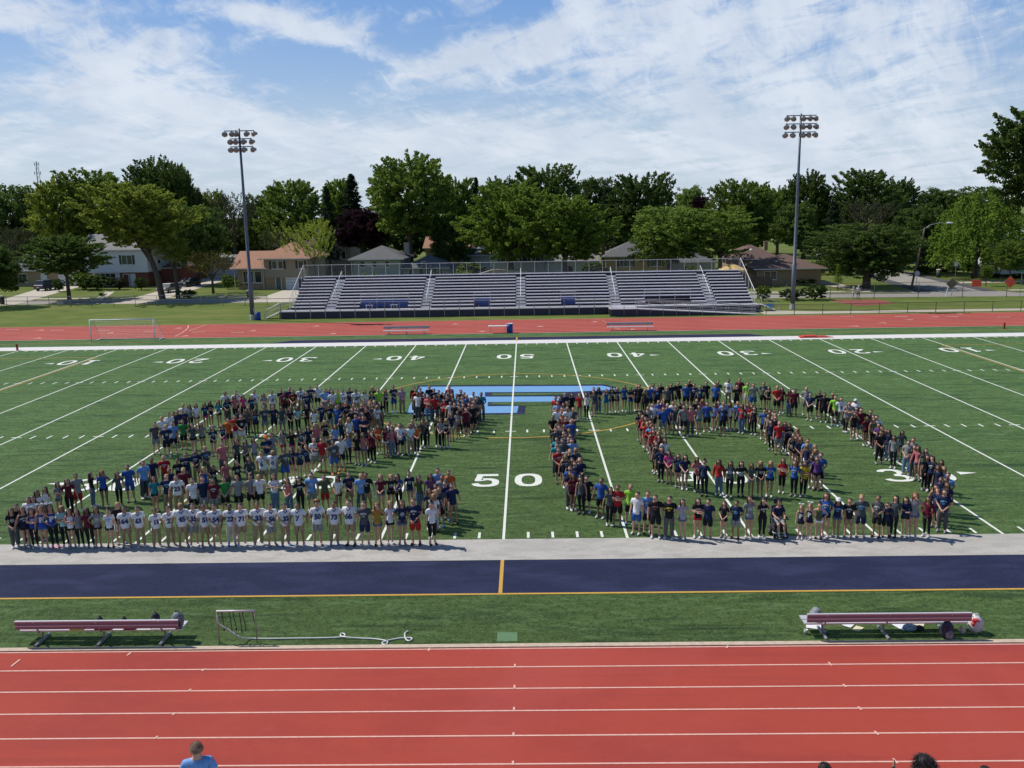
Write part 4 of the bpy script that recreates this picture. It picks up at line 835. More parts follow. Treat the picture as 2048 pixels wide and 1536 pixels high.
for x in (-17.4, -14.5):
    t = MB(); t.box(x-.45, x+.45, .9, 1.15, ZD+.42, ZD+.46); t.box(x-.36, x-.31, .95, 1.1, ZD, ZD+.42); t.box(x+.31, x+.36, .95, 1.1, ZD, ZD+.42); o = t.build('small_bench', m_alu); o.location = (0, 71, 0); tag(o, 'small white bench in the bay at left of the bleachers, %s of two' % ('left' if x < -16 else 'right'), 'bench')
for a in AIS:   # centre handrails: three loops up each aisle
    t = MB()
    for (k0, k1) in ((1, 4), (4.4, 7.2), (7.6, 10.2)):
        y0, z0 = rowyz(k0); y1, z1 = rowyz(k1)
        t.tube([(a, y0, z0-.4), (a, y0, z0+.52), (a, y1, z1+.52), (a, y1, z1-.4)], .036, 6)
    t.build('aisle_handrail', mat('pale_handrail', (.68, .68, .68), .4, metal=.2), B)
# back and end guard rails
t = MB(); zt = 5.62; t.tube([(X0, 8.7, zt), (X1, 8.7, zt)], .03, 6)
for i in range(33): x = X0+(X1-X0)*i/32; t.tube([(x, 8.7, 3.9), (x, 8.7, zt)], .025, 6)
t.build('back_rail', m_rail, B)
w = MB(); w.add([(X0, 8.69, 4.0), (X1, 8.69, 4.0), (X1, 8.69, zt), (X0, 8.69, zt)], [(0, 1, 2, 3)])
for x in (X0-.15, X1+.15): w.add([(x, 1.2, 1.0), (x, 8.6, 4.2), (x, 8.6, 5.5), (x, 1.2, 2.1)], [(0, 1, 2, 3)])
w.build('guard_mesh', m_wire, B)
for x in (X0-.15, X1+.15):
    t = MB(); t.tube([(x, 8.7, 3.9), (x, 8.7, 5.62), (x, 1.3, 2.3), (x, 1.2, .9)], .035, 6)
    for i in range(1, 5): y = 1.3+i*1.5; t.tube([(x, y, .9+i*.55), (x, y, 2.3+(y-1.3)*.4486)], .022, 6)
    t.build('end_rail', mat('pale_handrail', (.68, .68, .68), .4, metal=.2), B)
# left stair
t = MB()
for i in range(5): t.box(-29.3+i*.34, -28.96+i*.34, -.2, 1.0, .12+i*.15, .17+i*.15)
t.build('stair', m_alu, B)
for y in (-.25, 1.05):
    t = MB(); t.tube([(-29.4, y, .0), (-29.4, y, .95), (-27.6, y, 1.85), (-27.6, y, .1)], .03, 6); t.tube([(-29.4, y, .5), (-27.6, y, 1.4)], .022, 6); t.build('stair_rail', m_rail, B)
# right stair
t = MB()
for i in range(5): t.box(29.3-i*.34, 29.64-i*.34, .2, 1.4, .12+i*.15, .17+i*.15)
t.build('stair', m_alu, B)
for y in (.15, 1.45):
    t = MB(); t.tube([(30.0, y, .0), (30.0, y, .95), (28.0, y, 1.95), (28.0, y, .1)], .03, 6); t.tube([(30.0, y, .5), (28.0, y, 1.4)], .022, 6); t.build('stair_rail', m_rail, B)
s_ = MB(); s_.prism([(28.4, .85), (29.3, .85), (29.1, .3)], 'y', .10, .13); s_.build('blue_panel', mat('sky_blue_panel', (.05, .25, .62), .5), B)
# ramp in front, from the platform down to the right
RM = empty('wheelchair_ramp', (10.3, 69.6, 0)); tag(RM, 'aluminium wheelchair ramp sloping down right in front of the bleachers', 'ramp')
b = MB(); b.box(0, 3.2, -1.6, .88, ZD-.06, ZD-.002); b.build('platform', m_alu, RM)
b = MB(); b.box(.0, 3.2, -1.6, -1.56, .03, ZD-.07); b.add([(3.2, -1.58, .03), (16, -1.58, .03), (16, -1.58, .09), (3.2, -1.58, ZD-.07), (3.2, -1.54, .03), (16, -1.54, .03), (16, -1.54, .09), (3.2, -1.54, ZD-.07)], [(0, 1, 2, 3), (7, 6, 5, 4)]); b.build('skirt', m_bnavy, RM)
b = MB(); b.add([(3.2, -1.6, ZD-.003), (16.6, -1.6, .05), (16.6, -.3, .05), (3.2, -.3, ZD-.003), (3.2, -1.6, ZD-.1), (16.6, -1.6, .0), (16.6, -.3, .0), (3.2, -.3, ZD-.1)], [(0, 1, 2, 3), (7, 6, 5, 4), (0, 4, 5, 1), (2, 6, 7, 3)]); b.build('ramp_deck', m_alu, RM)
pm2 = MB(); pm2.tube([(0, 0, -.9), (0, 0, .98)], .030, 6); pmesh = pm2.mesh('post', [m_ppost], True)
for i in range(12):
    x = .1+i*1.46; zz = ZD if x < 3.2 else ZD-(x-3.2)/13.4*(ZD-.05)
    for y in (-1.62, -.28):
        if x < 3 and y > -1: continue
        o = bpy.data.objects.new('post', pmesh); COL.objects.link(o); o.parent = RM; o.location = (x, y, zz); o.scale = (1, 1, 1)
for y in (-1.62, -.28):
    t = MB()
    for dz in (.98, .80, .45, .12):
        P = ([(.1, y, ZD+dz)] if y < -1 else [])+[(3.2, y, ZD+dz), (16.6, y, .05+dz)]
        t.tube(P, .026, 6)
    if y < -1: t.tube([(.1, y, ZD+.98), (.1, .8, ZD+.98)], .026, 6); t.tube([(.1, .8, 0), (.1, .8, ZD+.98)], .04, 6); t.tube([(.1, y, ZD+.5), (.1, .8, ZD+.5)], .022, 6)
    t.build('ramp_rail', m_rail, RM)
# ------------------------------------------------------------------ floodlight poles
m_pole = mat('painted_grey_steel', (.115, .135, .165), .5, metal=.3, var=.08, scale=1.5); m_refl = mat('lamp_reflector', (.46, .32, .27), .35); m_hous = mat('lamp_housing', (.30, .31, .33), .4, metal=.4)
def floodlight(label, x, y, h, rows, face, ls=.86):
    r = empty('floodlight_pole', (x, y, 0)); tag(r, label, 'floodlight', 'floodlight poles behind the track')
    t = MB(); t.tube([(0, 0, 0), (0, 0, 5.2), (0, 0, 5.25), (0, 0, h*.6), (0, 0, h)], [.27, .26, .20, .165, .12], 12); t.build('pole', m_pole, r, True)
    t = MB(); t.lathe([(.34, 0), (.32, .5), (.28, .62)], n=12); t.build('base', mat('pale_base', (.5, .5, .48), .7), r)
    hm = MB(); hm.lathe([(.08, .34), (.20, .26), (.30, .06), (.38, -.10), (.37, -.12)], n=14, axis='y'); hm.prism([(-.38, .0), (.38, .0), (.30, .34), (-.30, .34)], 'y', -.34, -.30)
    hme = hm.mesh('lamp', [m_hous], True); rm = MB(); rm.lathe([(.35, -.125), (.30, -.135), (.1, -.12)], n=14, axis='y'); rme = rm.mesh('lens', [m_refl], True)
    for j, (z, xs) in enumerate(rows):
        t = MB(); t.box(min(xs), max(xs), -.05, .05, z-.05, z+.05); t.build('crossarm', m_pole, r)
        for i, px in enumerate(xs):
            o = bpy.data.objects.new('lamp', hme); COL.objects.link(o); o.parent = r; o.location = (px, -.22, z-.34); o.scale = (.86,)*3
            fr_ = (i/(len(xs)-1)-.5); o.rotation_euler = (math.radians(28), 0, face-fr_*math.radians(95) if False else face+(-1 if (i % 2) else 1)*.12+fr_*face*1.2)
            l_ = bpy.data.objects.new('lens', rme); COL.objects.link(l_); l_.parent = o
            k_ = MB(); k_.tube([(0, .1, .05), (0, .2, .45)], .03, 5); k = k_.build('bracket', m_pole, o)
    return r
floodlight('left floodlight pole with thirteen lamps on three crossarms', -30.63, 70.3, 21.3, [(21.05, (-1.55, -.75, -.30, .85, 1.65)), (20.2, (-1.0, -.40, .45, 1.35)), (19.35, (-1.0, -.40, .45, 1.45))], .55)
floodlight('right floodlight pole with fifteen lamps on three crossarms', 32.1, 73.0, 22.0, [(21.8, (-1.6, -.85, .25, 1.0, 1.65)), (20.9, (-1.65, -.8, .25, 1.0, 1.75)), (20.0, (-1.75, -.85, .3, .95, 1.7))], -.55)
# ------------------------------------------------------------------ benches
def team_bench(label, x0, x1, y, back=True, flip=1, group=None, leg3=True, name='team_bench'):
    r = empty(name, ((x0+x1)/2, y, 0)); tag(r, label, 'bench', group); L = (x1-x0)/2
    t = MB(); t.box(-L, L, .02*flip-.12, .02*flip+.12, .37, .41); t.build('seat', m_alu, r)
    t = MB(); t.box(-L, L, .30*flip-.12, .30*flip+.12, .37, .41); t.build('seat', m_alu, r)
    t = MB(); t.box(-L, L, -.27*flip-.02, -.27*flip+.02, .53, .745); t.build('backrest', mat('shaded_aluminium_back', (.27, .21, .225), .5, metal=.3), r)  # backrest face: its shade is put into a darker mauve aluminium colour
    t = MB(); t.box(-L, L, -.27*flip-.035, -.27*flip+.035, .746, .78); t.box(-L, L, -.27*flip-.034, -.27*flip+.034, .62, .65); t.build('back_edge', m_alu, r)
    for lx in (-L+.55, 0, L-.55):
        t = MB(); t.tube([(lx, .1*flip, .37), (lx, .05*flip, .06)], .03, 6); t.tube([(lx, .38*flip, .36), (lx, -.1*flip, .35), (lx, -.30*flip, .76)], .028, 6); lo = t.build('leg', m_ppost, r)
        f = MB(); f.tube([(lx, -.36*flip, .05), (lx, .42*flip, .05)], .045, 8); f.build('foot', m_hous, lo)
    return r
team_bench('long aluminium team bench at near left, seen from behind, kit bags on its seat', -13.62, -8.97, -7.68, group='team benches')
team_bench('long aluminium team bench at near right, seen from behind, papers on the turf under it', 8.66, 13.20, -7.68, group='team benches')
team_bench('far team bench with backrest left of the halfway line by the far track', -13.3, -8.7, 56.2, flip=-1, group='far team benches'); team_bench('far team bench with backrest right of the halfway line by the far track', 8.9, 13.5, 56.5, flip=-1, group='far team benches')
# folding table and blue drum
r = empty('folding_table', (-1.9, 55.95, 0)); tag(r, 'small white folding table beside the blue drum', 'table'); t = MB(); t.box(-.95, .95, -.3, .3, .70, .745); t.build('table_top', m_trim, r, bevel=.01)
for sx in (-.7, .7): t = MB(); t.tube([(sx, -.22, 0), (sx, -.1, .7)], .018, 6); t.tube([(sx, .22, 0), (sx, .1, .7)], .018, 6); t.build('leg', m_hous, r)
def drum(label, x, y):
    r = empty('litter_drum', (x, y, 0)); tag(r, label, 'drum'); t = MB(); t.lathe([(.28, 0), (.30, .02), (.30, .33), (.315, .35), (.30, .37), (.30, .62), (.315, .64), (.30, .66), (.30, .92)], n=18); t.build('body', m_blue, r, True)
    t = MB(); t.lathe([(.315, .921), (.315, .96), (.28, .965), (.27, .93)], n=18); t.build('rim', mat('white_rim', (.6, .6, .6), .5), r, True)
drum('blue litter drum right of the small folding table', -.72, 55.9); drum('blue litter drum at the foot of the left floodlight pole', -29.9, 69.95)
# soccer goal
r = empty('soccer_goal', (-38.15, 53.5, 0)); tag(r, 'white portable soccer goal at the far left of the pitch', 'goal'); hw = 3.1; gh = 2.2
m_goal = mat('white_goal_paint', (.62, .66, .68), .4)
for s in (-1, 1): t = MB(); t.tube([(s*hw, 0, .02), (s*hw, 0, gh)], .055, 8); t.build('goal_post', m_goal, r, True)
t = MB(); t.tube([(-hw, 0, gh), (hw, 0, gh)], .055, 8); t.build('crossbar', m_goal, r, True)
for s in (-1, 1): t = MB(); t.tube([(s*hw, 0, gh), (s*hw, .6, gh-.02), (s*hw, 2.1, .06), (s*hw, 0, .06)], .03, 6); t.tube([(s*hw, 2.1, .06), (s*hw, 1.2, .06)], .07, 6); t.build('side_frame', m_goal, r, True)
t = MB(); t.tube([(-hw, 2.1, .06), (hw, 2.1, .06)], .03, 6); t.build('ground_bar', m_goal, r, True)
nt = MB()
for i in range(25): x = -hw+i*2*hw/24; nt.tube([(x, .05, gh), (x, .6, gh-.05), (x, 2.08, .08)], .005, 3, False)
for j in range(12): q = j/11; y = .6+1.48*q; z = gh-.05-(gh-.13)*q; nt.tube([(-hw, y, z), (hw, y, z)], .005, 3, False)
nt.build('net', m_goal, r)
# pylons and the orange mat
def pylon(label, u, v, m, h=.46):
    p = G(u, v); t = MB(); t.box(-.07, .07, -.07, .07, 0, h); t.box(-.1, .1, -.1, .1, 0, .04); o = t.build('pylon', m); o.location = p; tag(o, label, 'pylon', 'field pylons')
m_pyl = mat('dark_red_pylon', (.30, .04, .02), .7)
pylon('dark red pylon on the far sideline at the left edge', 35, 701, m_pyl, .6); pylon('dark red pylon by the far track at the right edge', 2008, 658, m_pyl, .6)
t = MB(); t.box(-1.2, 1.2, -.3, .3, 0, .14); t.box(-.9, .3, -.28, .28, .141, .22); t.prism([(1.2, 0), (2.0, 0), (1.2, .12)], 'y', -.25, .25); o = t.build('rolled_tarp', mat('orange_tarp', (.62, .06, .03), .6)); p = G(1625, 675); o.location = p; tag(o, 'folded orange tarp lying on the far white sideline', 'tarp')
# hurdle frame with straps and a loose pipe on the turf
m_pvc = mat('white_pvc', (.66, .66, .64), .35); m_strap = mat('black_strap', (.02, .02, .022), .8)
r = empty('ladder_frame', (-7.35, -7.85, 0)); tag(r, 'white topped pipe frame with black straps hanging, right of the near left bench', 'frame'); hw = .55; fh = .98
t = MB(); t.tube([(-hw, 0, fh), (hw, 0, fh)], .03, 8); t.build('top_bar', m_pvc, r, True)
for s in (-1, 1): t = MB(); t.tube([(s*hw*.98, 0, 0), (s*hw*.98, 0, fh)], .018, 8); t.build('leg', m_ppost, r, True)
for i, (a, b_) in enumerate(((-.40, -.38), (-.18, -.16), (-.09, -.03), (.10, .12), (.18, .24), (.46, .54))): t = MB(); t.tube([(a, .0, fh), (b_, .02, fh-.48-.06*(i % 2))], .012, 5); t.ball((b_, .02, fh-.56-.06*(i % 2)), (.02, .02, .07), 6, 5); t.build('strap', m_strap, r)
def pipe(name, label, cat, pts, rad, m):
    P = [Vector(p) for p in pts]; Q = []
    for i in range(len(P)-1):
        a, b_, c_, d = P[max(i-1, 0)], P[i], P[i+1], P[min(i+2, len(P)-1)]
        for k in range(6):
            q = k/6; Q.append(.5*((2*b_)+(-a+c_)*q+(2*a-5*b_+4*c_-d)*q*q+(-a+3*b_-3*c_+d)*q**3))
    Q.append(P[-1]); t = MB(); t.tube(Q, rad, 7); o = t.build(name, m, smooth=True); tag(o, label, cat); return o
g0 = lambda u, v, z=.03: tuple(G(u, v, z))
pipe('loose_pipe', 'white flexible pipe curling across the turf from the pipe frame', 'pipe', [(-7.88, -7.85, .86), (-7.86, -7.86, .62), (-7.6, -7.86, .42), (-7.25, -7.87, .18), g0(505, 1277), g0(560, 1277), g0(600, 1276.5), g0(640, 1276), g0(672, 1275), g0(688, 1273), g0(689, 1268), g0(683, 1267), g0(681, 1271), g0(690, 1274, .06),
     g0(720, 1276.5), g0(745, 1277.5), g0(765, 1280), g0(775, 1283), g0(772, 1289), g0(765, 1288), g0(766, 1284, .06), g0(780, 1280), g0(800, 1276.5), g0(820, 1275.5), g0(824, 1278), g0(818, 1282), g0(811, 1277), g0(810, 1267), g0(816, 1262)], .022, m_pvc)
# bags, helmets and papers
def bag(label, x, y, z, s, m, m2, rz=0.0, name='backpack', cat='backpack'):
    r = empty(name, (x, y, z), rz); tag(r, label, cat)
    t = MB(); rr = random.Random(int(x*100)); t.ball((0, 0, s*.55), (s*.42, s*.30, s*.58), 12, 9, .06, rr); t.build('body', m, r, True)
    t = MB(); t.ball((0, -s*.26, s*.36), (s*.28, s*.14, s*.28), 10, 7, .05, rr); t.build('pocket', m2, r, True)
    t = MB(); t.tube([(-s*.12, 0, s*1.08), (-s*.08, 0, s*1.2), (s*.08, 0, s*1.2), (s*.12, 0, s*1.08)], .012, 5); t.build('handle', m_strap, r)
m_bgry = mat('grey_nylon', (.20, .21, .23), .7, var=.3, scale=12); m_bblk = mat('black_nylon', (.02, .022, .03), .7, var=.3, scale=12); m_bnv = mat('navy_nylon', (.03, .035, .06), .7, var=.3, scale=12); m_lime = mat('lime_nylon', (.45, .62, .05), .6); m_bred = mat('dark_red_nylon', (.16, .03, .05), .7)
bag('grey and black backpack on the right end of the near left bench', -9.10, -7.66, .39, .44, m_bgry, m_bblk)
bag('black backpack behind the backrest near the right end of near left bench', -9.85, -7.40, .41, .30, m_bblk, m_bgry)
bag('black kit bag behind the backrest near the middle of the near left bench', -10.75, -7.44, .41, .20, m_bblk, m_bblk, name='kit_bag', cat='bag')
bag('black kit bag behind the backrest left of the middle of the near left bench', -11.45, -7.44, .41, .22, m_bblk, m_bblk, name='kit_bag', cat='bag')
def flat(name, label, cat, x0, x1, y0, y1, z, h, m, rz=0.0, cp=True):
    t = MB(); t.box(x0, x1, y0, y1, 0, h)
    if name != 'paper': 
        t.box(x0+.05, x1-.05, y0+.02, y1-.02, h, h+.03)
    o = t.build(name, m); o.location = (0, 0, z); tag(o, label, cat); return o
flat('bib', 'lime green bib hanging over the seat of the near left bench', 'bib', -12.15, -11.8, -7.83, -7.5, .412, .05, m_lime); flat('folded_shirt', 'dark red folded kit right of the lime bib on the near left bench', 'clothing', -11.45, -11.0, -7.82, -7.5, .412, .07, m_bred)
flat('paper', 'white card on the seat of the near left bench, left of two', 'paper', -10.92, -10.65, -7.81, -7.6, .412, .006, m_trim); flat('folded_shirt', 'dark red folded kit between the two white cards on the near left bench', 'clothing', -10.6, -10.3, -7.82, -7.5, .412, .06, m_bred)
flat('paper', 'white card on the seat of the near left bench, right of two', 'paper', -10.25, -9.85, -7.81, -7.6, .412, .006, m_trim)
bag('dark grey backpack standing under the right end of the near right bench', 12.55, -7.95, .01, .46, m_bnv, m_bgry, .2)
p_ = G(1508, 1280)
r = empty('plastic_bag', (13.50, -7.62, .01)); tag(r, 'white plastic bag with red print at the right end of the near right bench', 'bag'); rr = random.Random(5); t = MB(); t.ball((0, 0, .25), (.22, .19, .27), 12, 9, .14, rr); t.build('body', m_trim, r, True); t = MB(); t.ball((-.08, -.10, .42), (.10, .08, .06), 10, 7, .35, rr); t.ball((-.13, -.13, .33), (.05, .05, .07), 8, 6, .35, rr); t.build('red_print', mat('red_print', (.55, .05, .05), .6), r, True)
for s_ in (-1, 1): t = MB(); t.tube([(s_*.10, 0, .44), (s_*.09, .01, .56), (s_*.02, .01, .58), (s_*.0, .0, .46)], .012, 5); t.build('handle', m_trim, r, True)
t = MB(); t.ball((0, 0, .1), (.10, .10, .12), 10, 7); o = t.build('football', mat('cream_leather', (.55, .5, .40), .6), smooth=True); o.location = (13.12, -7.66, 0); tag(o, 'small cream ball between the dark backpack and the plastic bag', 'ball')
def helmet(label, x, y, z):
    r = empty('helmet', (x, y, z), .4); tag(r, label, 'helmet'); t = MB(); t.ball((0, 0, .15), (.13, .16, .14), 12, 8); t.build('shell', m_bgry, r, True)
    t = MB()
    for q in (.06, .12): t.tube([(-.1, -.14, q), (0, -.2, q), (.1, -.14, q)], .010, 5)
    t.build('face_guard', m_strap, r)
helmet('grey helmet behind the backrest at the left end of the near right bench', 9.1, -7.38, .41); helmet('dark helmet lying on the seat at the left end of the near right bench', 8.98, -7.55, .41)
def paper(label, pix, m):
    P = [G(*q) for q in pix]; c = sum(P, Vector())/4; t = MB(); t.prism([(q.x-c.x, q.y-c.y) for q in P], 'z', .012, .016); o = t.build('paper', m); o.location = (c.x, c.y, 0); tag(o, label, 'paper', 'papers under the near right bench')
m_ppr = mat('white_paper', (.72, .72, .74), .7); m_ppr2 = mat('cream_paper', (.66, .60, .42), .7)
paper('white sheet under the left end of the near right bench', [(1612, 1247), (1646, 1247), (1645, 1260), (1612, 1256)], m_ppr)
paper('white poster sheet leaning out left of the cream sheet', [(1675, 1246), (1716, 1244), (1701, 1256), (1690, 1253)], m_ppr)
paper('small cream sheet right of the white poster sheet', [(1712, 1252), (1728, 1256), (1718, 1264), (1704, 1260)], m_ppr2)
paper('long white sheet right of the middle leg of the near right bench', [(1781, 1248), (1808, 1247), (1822, 1259), (1806, 1262)], m_ppr)
paper('wide cream sheet with blue bag on it under the near right bench', [(1815, 1246), (1850, 1246), (1844, 1260), (1822, 1254)], m_ppr2)
r = empty('sports_bag', (11.75, -7.45, .015)); tag(r, 'blue and white sports bag under the right half of the near right bench', 'bag'); t = MB(); t.ball((0, 0, .08), (.22, .13, .10), 10, 7, .08, random.Random(3)); t.build('body', mat('pale_blue_nylon', (.25, .40, .55), .6, var=.4, scale=14), r, True); t = MB(); t.ball((.26, -.02, .07), (.14, .11, .08), 10, 7, .08, random.Random(4)); t.build('side_pocket', m_bblk, r, True)
def cup(label, x, y):
    t = MB(); t.lathe([(.045, 0), (.06, .14), (.055, .14), (.04, .01)], n=12); o = t.build('plastic_cup', mat('clear_cup', (.4, .45, .42), .3), smooth=True); o.location = (x, y, .01); tag(o, label, 'cup')
cup('clear cup on the turf right of the left foot of the near right bench', 9.28, -7.62); cup('clear cup on the turf left of the left foot of the near right bench', 8.75, -7.62)
# near stand under the photographer: front deck and rows of seats
NB = empty('near_bleachers', (0, -17.4, 0)); tag(NB, 'deck of the near bleachers just below the picture, carrying the onlookers', 'bleachers')
b = MB(); b.box(-24, 24, -3.4, 0, 1.82, 1.90); b.build('deck', m_alu, NB); b = MB(); b.box(-24, 24, -.06, -.01, 0, 1.81); b.build('front_wall', m_bnavy, NB)
for k in range(7):
    b = MB(); b.box(-24, 24, -3.9-k*.8-.15, -3.9-k*.8+.15, 2.27+k*.42-.04, 2.27+k*.42); b.build('seat', m_alu, NB)
b = MB(); [b.box(x-.06, x+.06, -9.5, -.2, .02, .12) for x in range(-24, 25, 3)]; [b.box(x-.06, x+.06, -3.5-k*.8-.05, -3.5-k*.8+.05, .1, 1.8+k*.42) for x in range(-24, 25, 3) for k in range(8)]; b.build('under_frame', m_bnavy, NB)
# ------------------------------------------------------------------ people
def skin_mesh(nodes, edges, root=0, sub=1):
    me = bpy.data.meshes.new('s'); me.from_pydata([n[:3] for n in nodes], edges, []); o = bpy.data.objects.new('s', me); COL.objects.link(o)
    o.modifiers.new('Skin', 'SKIN').use_smooth_shade = True
    sv = me.skin_vertices[0].data
    for i, n in enumerate(nodes): sv[i].radius = (n[3], n[3] if len(n) < 5 else n[4]); sv[i].use_root = (i == root)
    if sub: s = o.modifiers.new('Sub', 'SUBSURF'); s.levels = sub
    return bake(o)
def arms(pose, sex):
    """shoulder, elbow, wrist, palm for left (-1) and right (+1)"""
    w = .165 if sex == 'm' else .145; R_ = {}
    for s in (-1, 1):
        sh = (s*w, .0, 1.375)
        if pose == 's': P = [sh, (s*(w+.055), .03, 1.12), (s*(w+.075), -.03, .88), (s*(w+.075), -.05, .80)]
        elif pose == 'a': P = [sh, (s*(w+.10), .04, 1.13), (s*(w+.15), -.02, .90), (s*(w+.16), -.04, .82)]
        elif pose == 'c': P = [sh, (s*(w+.07), .02, 1.13), (s*.06, -.24, .97), (s*.0, -.27, .93)]
        elif pose == 'p': P = [sh, (s*(w+.17), .06, 1.16), (s*(w+.0), -.04, .985), (s*(w-.05), -.08, .96)]
        elif pose == 'k': P = [sh, (s*(w+.08), .10, 1.13), (s*.07, .17, .96), (s*.0, .19, .93)]
        elif pose == 'x': P = [sh, (s*(w+.06), -.06, 1.14), (-s*.02, -.26+.03*s, 1.17+.02*s), (-s*.12, -.24+.03*s, 1.18+.03*s)]
        elif pose == 'r' and s > 0: P = [sh, (s*(w+.10), -.12, 1.56), (s*(w+.02), -.16, 1.82), (s*(w+.01), -.17, 1.90)]
        else: P = [sh, (s*(w+.055), .03, 1.12), (s*(w+.075), -.03, .88), (s*(w+.075), -.05, .80)] if (s < 0 or pose == 'r') else [sh, (s*(w+.12), -.12, 1.22), (s*.10, -.26, 1.50), (s*.04, -.24, 1.56)]
        R_[s] = P
    return R_
def flat_torso(me, zlo=.84, zhi=1.46, k=.70):
    co = np.empty(len(me.vertices)*3); me.vertices.foreach_get('co', co); co = co.reshape(-1, 3)
    f = np.clip((co[:, 2]-zlo)/.08, 0, 1)*np.clip((zhi-co[:, 2])/.08, 0, 1)*(np.abs(co[:, 0]) < .30)
    near = np.clip(1.6-np.abs(co[:, 1])/.17, 0, 1); co[:, 1] *= 1-(1-k)*f*near
    me.vertices.foreach_set('co', co.ravel()); me.update(); return me
STN = {'m': .105, 'f': .075}
def legs_nodes(sex, r, zend, foot=False):
    s_ = STN[sex]; N = []; E_ = []
    for s in (-1, 1):
        b = len(N); hip = (s*.088, 0, .87, r[0])
        pts = [hip, (s*(.09+(s_-.09)*.3), -.005, .68, (r[0]+r[1])/2), (s*s_*.98, -.01, .49, r[1]), (s*s_*1.02, .02, .32, r[2]*1.12), (s*s_*1.05, .015, .09, r[2])]
        P = []
        for i, p in enumerate(pts):
            if p[2] >= zend-.001: P.append(p)
            else:
                a = pts[i-1]; q = (a[2]-zend)/(a[2]-p[2])
                if q > .05: P.append(tuple(a[j]+(p[j]-a[j])*q for j in range(3))+(a[3]*(1-q)+p[3]*q,))
                break
        if foot: P.append((s*(s_*1.05+.02), -.10, .035, .030))
        N += P; E_.append((b, len(P)))
    return N, E_
BODY = {}
def body_mesh(sex, pose):
    if (sex, pose) in BODY: return BODY[(sex, pose)]
    m_ = sex == 'm'
    N = [(0, 0, .93, .125), (0, 0, 1.08, .108 if m_ else .092), (0, 0, 1.23, .125 if m_ else .108), (0, 0, 1.35, .105 if m_ else .09), (0, 0, 1.455, .052 if m_ else .044), (0, -.014, 1.510, .066), (0, -.02, 1.570, .090), (0, -.012, 1.635, .090), (0, -.008, 1.680, .050)]
    E_ = [(i, i+1) for i in range(8)]
    N.append((0, -.118, 1.575, .012)); E_.append((6, 9))          # nose
    A = arms(pose, sex)
    for s in (-1, 1):
        P = A[s]; rr = (.056, .041, .029, .032) if m_ else (.046, .034, .025, .028); b = len(N)
        for p, r in zip(P, rr): N.append((*p, r))
        E_ += [(3, b), (b, b+1), (b+1, b+2), (b+2, b+3)]
        d = (Vector(P[3])-Vector(P[2])).normalized(); sd_ = d.cross(Vector((0, 1, 0))).normalized() if abs(d.y) < .9 else Vector((1, 0, 0))
        yy = Vector((0, 1, 0)) if pose in 'sap' or (pose == 'h' and s < 0) else Vector((0, 0, 1))
        for i, L in enumerate((.060, .072, .068, .052)):     # fingers, slightly curled
            o_ = yy*((i-1.5)*.018); f1 = Vector(P[3])+d*(L*.55)+o_; f2 = f1+d*(L*.42)-sd_*s*.008
            c = len(N); N.append((*f1, .010)); N.append((*f2, .008)); E_ += [(b+3, c), (c, c+1)]
        th = Vector(P[2])*.4+Vector(P[3])*.6-yy*.034; th2 = th+d*.035-yy*.012; c = len(N); N.append((*th, .011)); N.append((*th2, .009)); E_ += [(b+3, c), (c, c+1)]
    L, segs_ = legs_nodes(sex, (.085, .056, .038) if m_ else (.083, .052, .034), .05, True)
    o = len(N); N += L
    for b, n in segs_: E_.append((0, o+b)); E_ += [(o+b+i, o+b+i+1) for i in range(n-1)]
    me = flat_torso(skin_mesh(N, E_))
    # ears, eyes, brows and mouth as part of the same body mesh
    bm = bmesh.new(); bm.from_mesh(me); me.materials.clear(); me.materials.append(None); me.materials.append(None)
    for f in bm.faces: f.material_index = 0; f.smooth = True
    def patch(x, z, w, h, mi):
        vs = []
        for (a, b_) in ((-w, -h), (w, -h), (w, h), (-w, h)):
            vs.append(bm.verts.new((x+a, -.118+abs(x+a)*.28, z+b_)))
        f = bm.faces.new(vs); f.material_index = mi
    for s in (-1, 1):
        patch(s*.033, 1.592, .013, .006, 1); patch(s*.033, 1.611, .016, .003, 1)
        e_ = bmesh.ops.create_uvsphere(bm, u_segments=6, v_segments=4, radius=.02)['verts']
        for v in e_: v.co = Vector((s*.088+v.co.x*.5, -.01+v.co.y*.8, 1.575+v.co.z*1.3))
    patch(0, 1.535, .022, .004, 1)
    bm.to_mesh(me); bm.free(); me.materials.clear(); me.materials.append(None); me.materials.append(None)
    me.name = 'person'; BODY[(sex, pose)] = me; return me
SH = {}
def shirt_mesh(sex, pose, sleeve, loose=0.0):
    key = (sex, pose, sleeve, loose)
    if key in SH: return SH[key]
    m_ = sex == 'm'; e = .018+loose
    N = [(0, 0, .80 if m_ else .85, .150+e*1.2), (0, 0, .93, .142+e), (0, 0, 1.10, (.122 if m_ else .098)+e), (0, 0, 1.24, (.135 if m_ else .115)+e), (0, 0, 1.36, (.108 if m_ else .092)+e*.6), (0, 0, 1.43, .060)]
    E_ = [(i, i+1) for i in range(5)]; A = arms(pose, sex)
    if sleeve != 'tank':
        for s in (-1, 1):
            P = [Vector(p) for p in A[s]]; b = len(N); N.append((*P[0], (.066 if m_ else .055)+e*.4))
            if sleeve == 'tee': N.append((*(P[0].lerp(P[1], .72)), (.064 if m_ else .052)+e*.5)); E_ += [(4, b), (b, b+1)]
            else: N.append((*P[1], .052+e*.3)); N.append((*P[2], .038+e*.3)); E_ += [(4, b), (b, b+1), (b+1, b+2)]
    else:
        for s in (-1, 1): P = Vector(A[s][0]); b = len(N); N.append((P.x*.72, P.y, P.z+.005, .052)); E_.append((4, b))
    me = flat_torso(skin_mesh(N, E_)); me.materials.clear(); me.materials.append(None); me.name = 'shirt'; SH[key] = me; return me
BT = {}
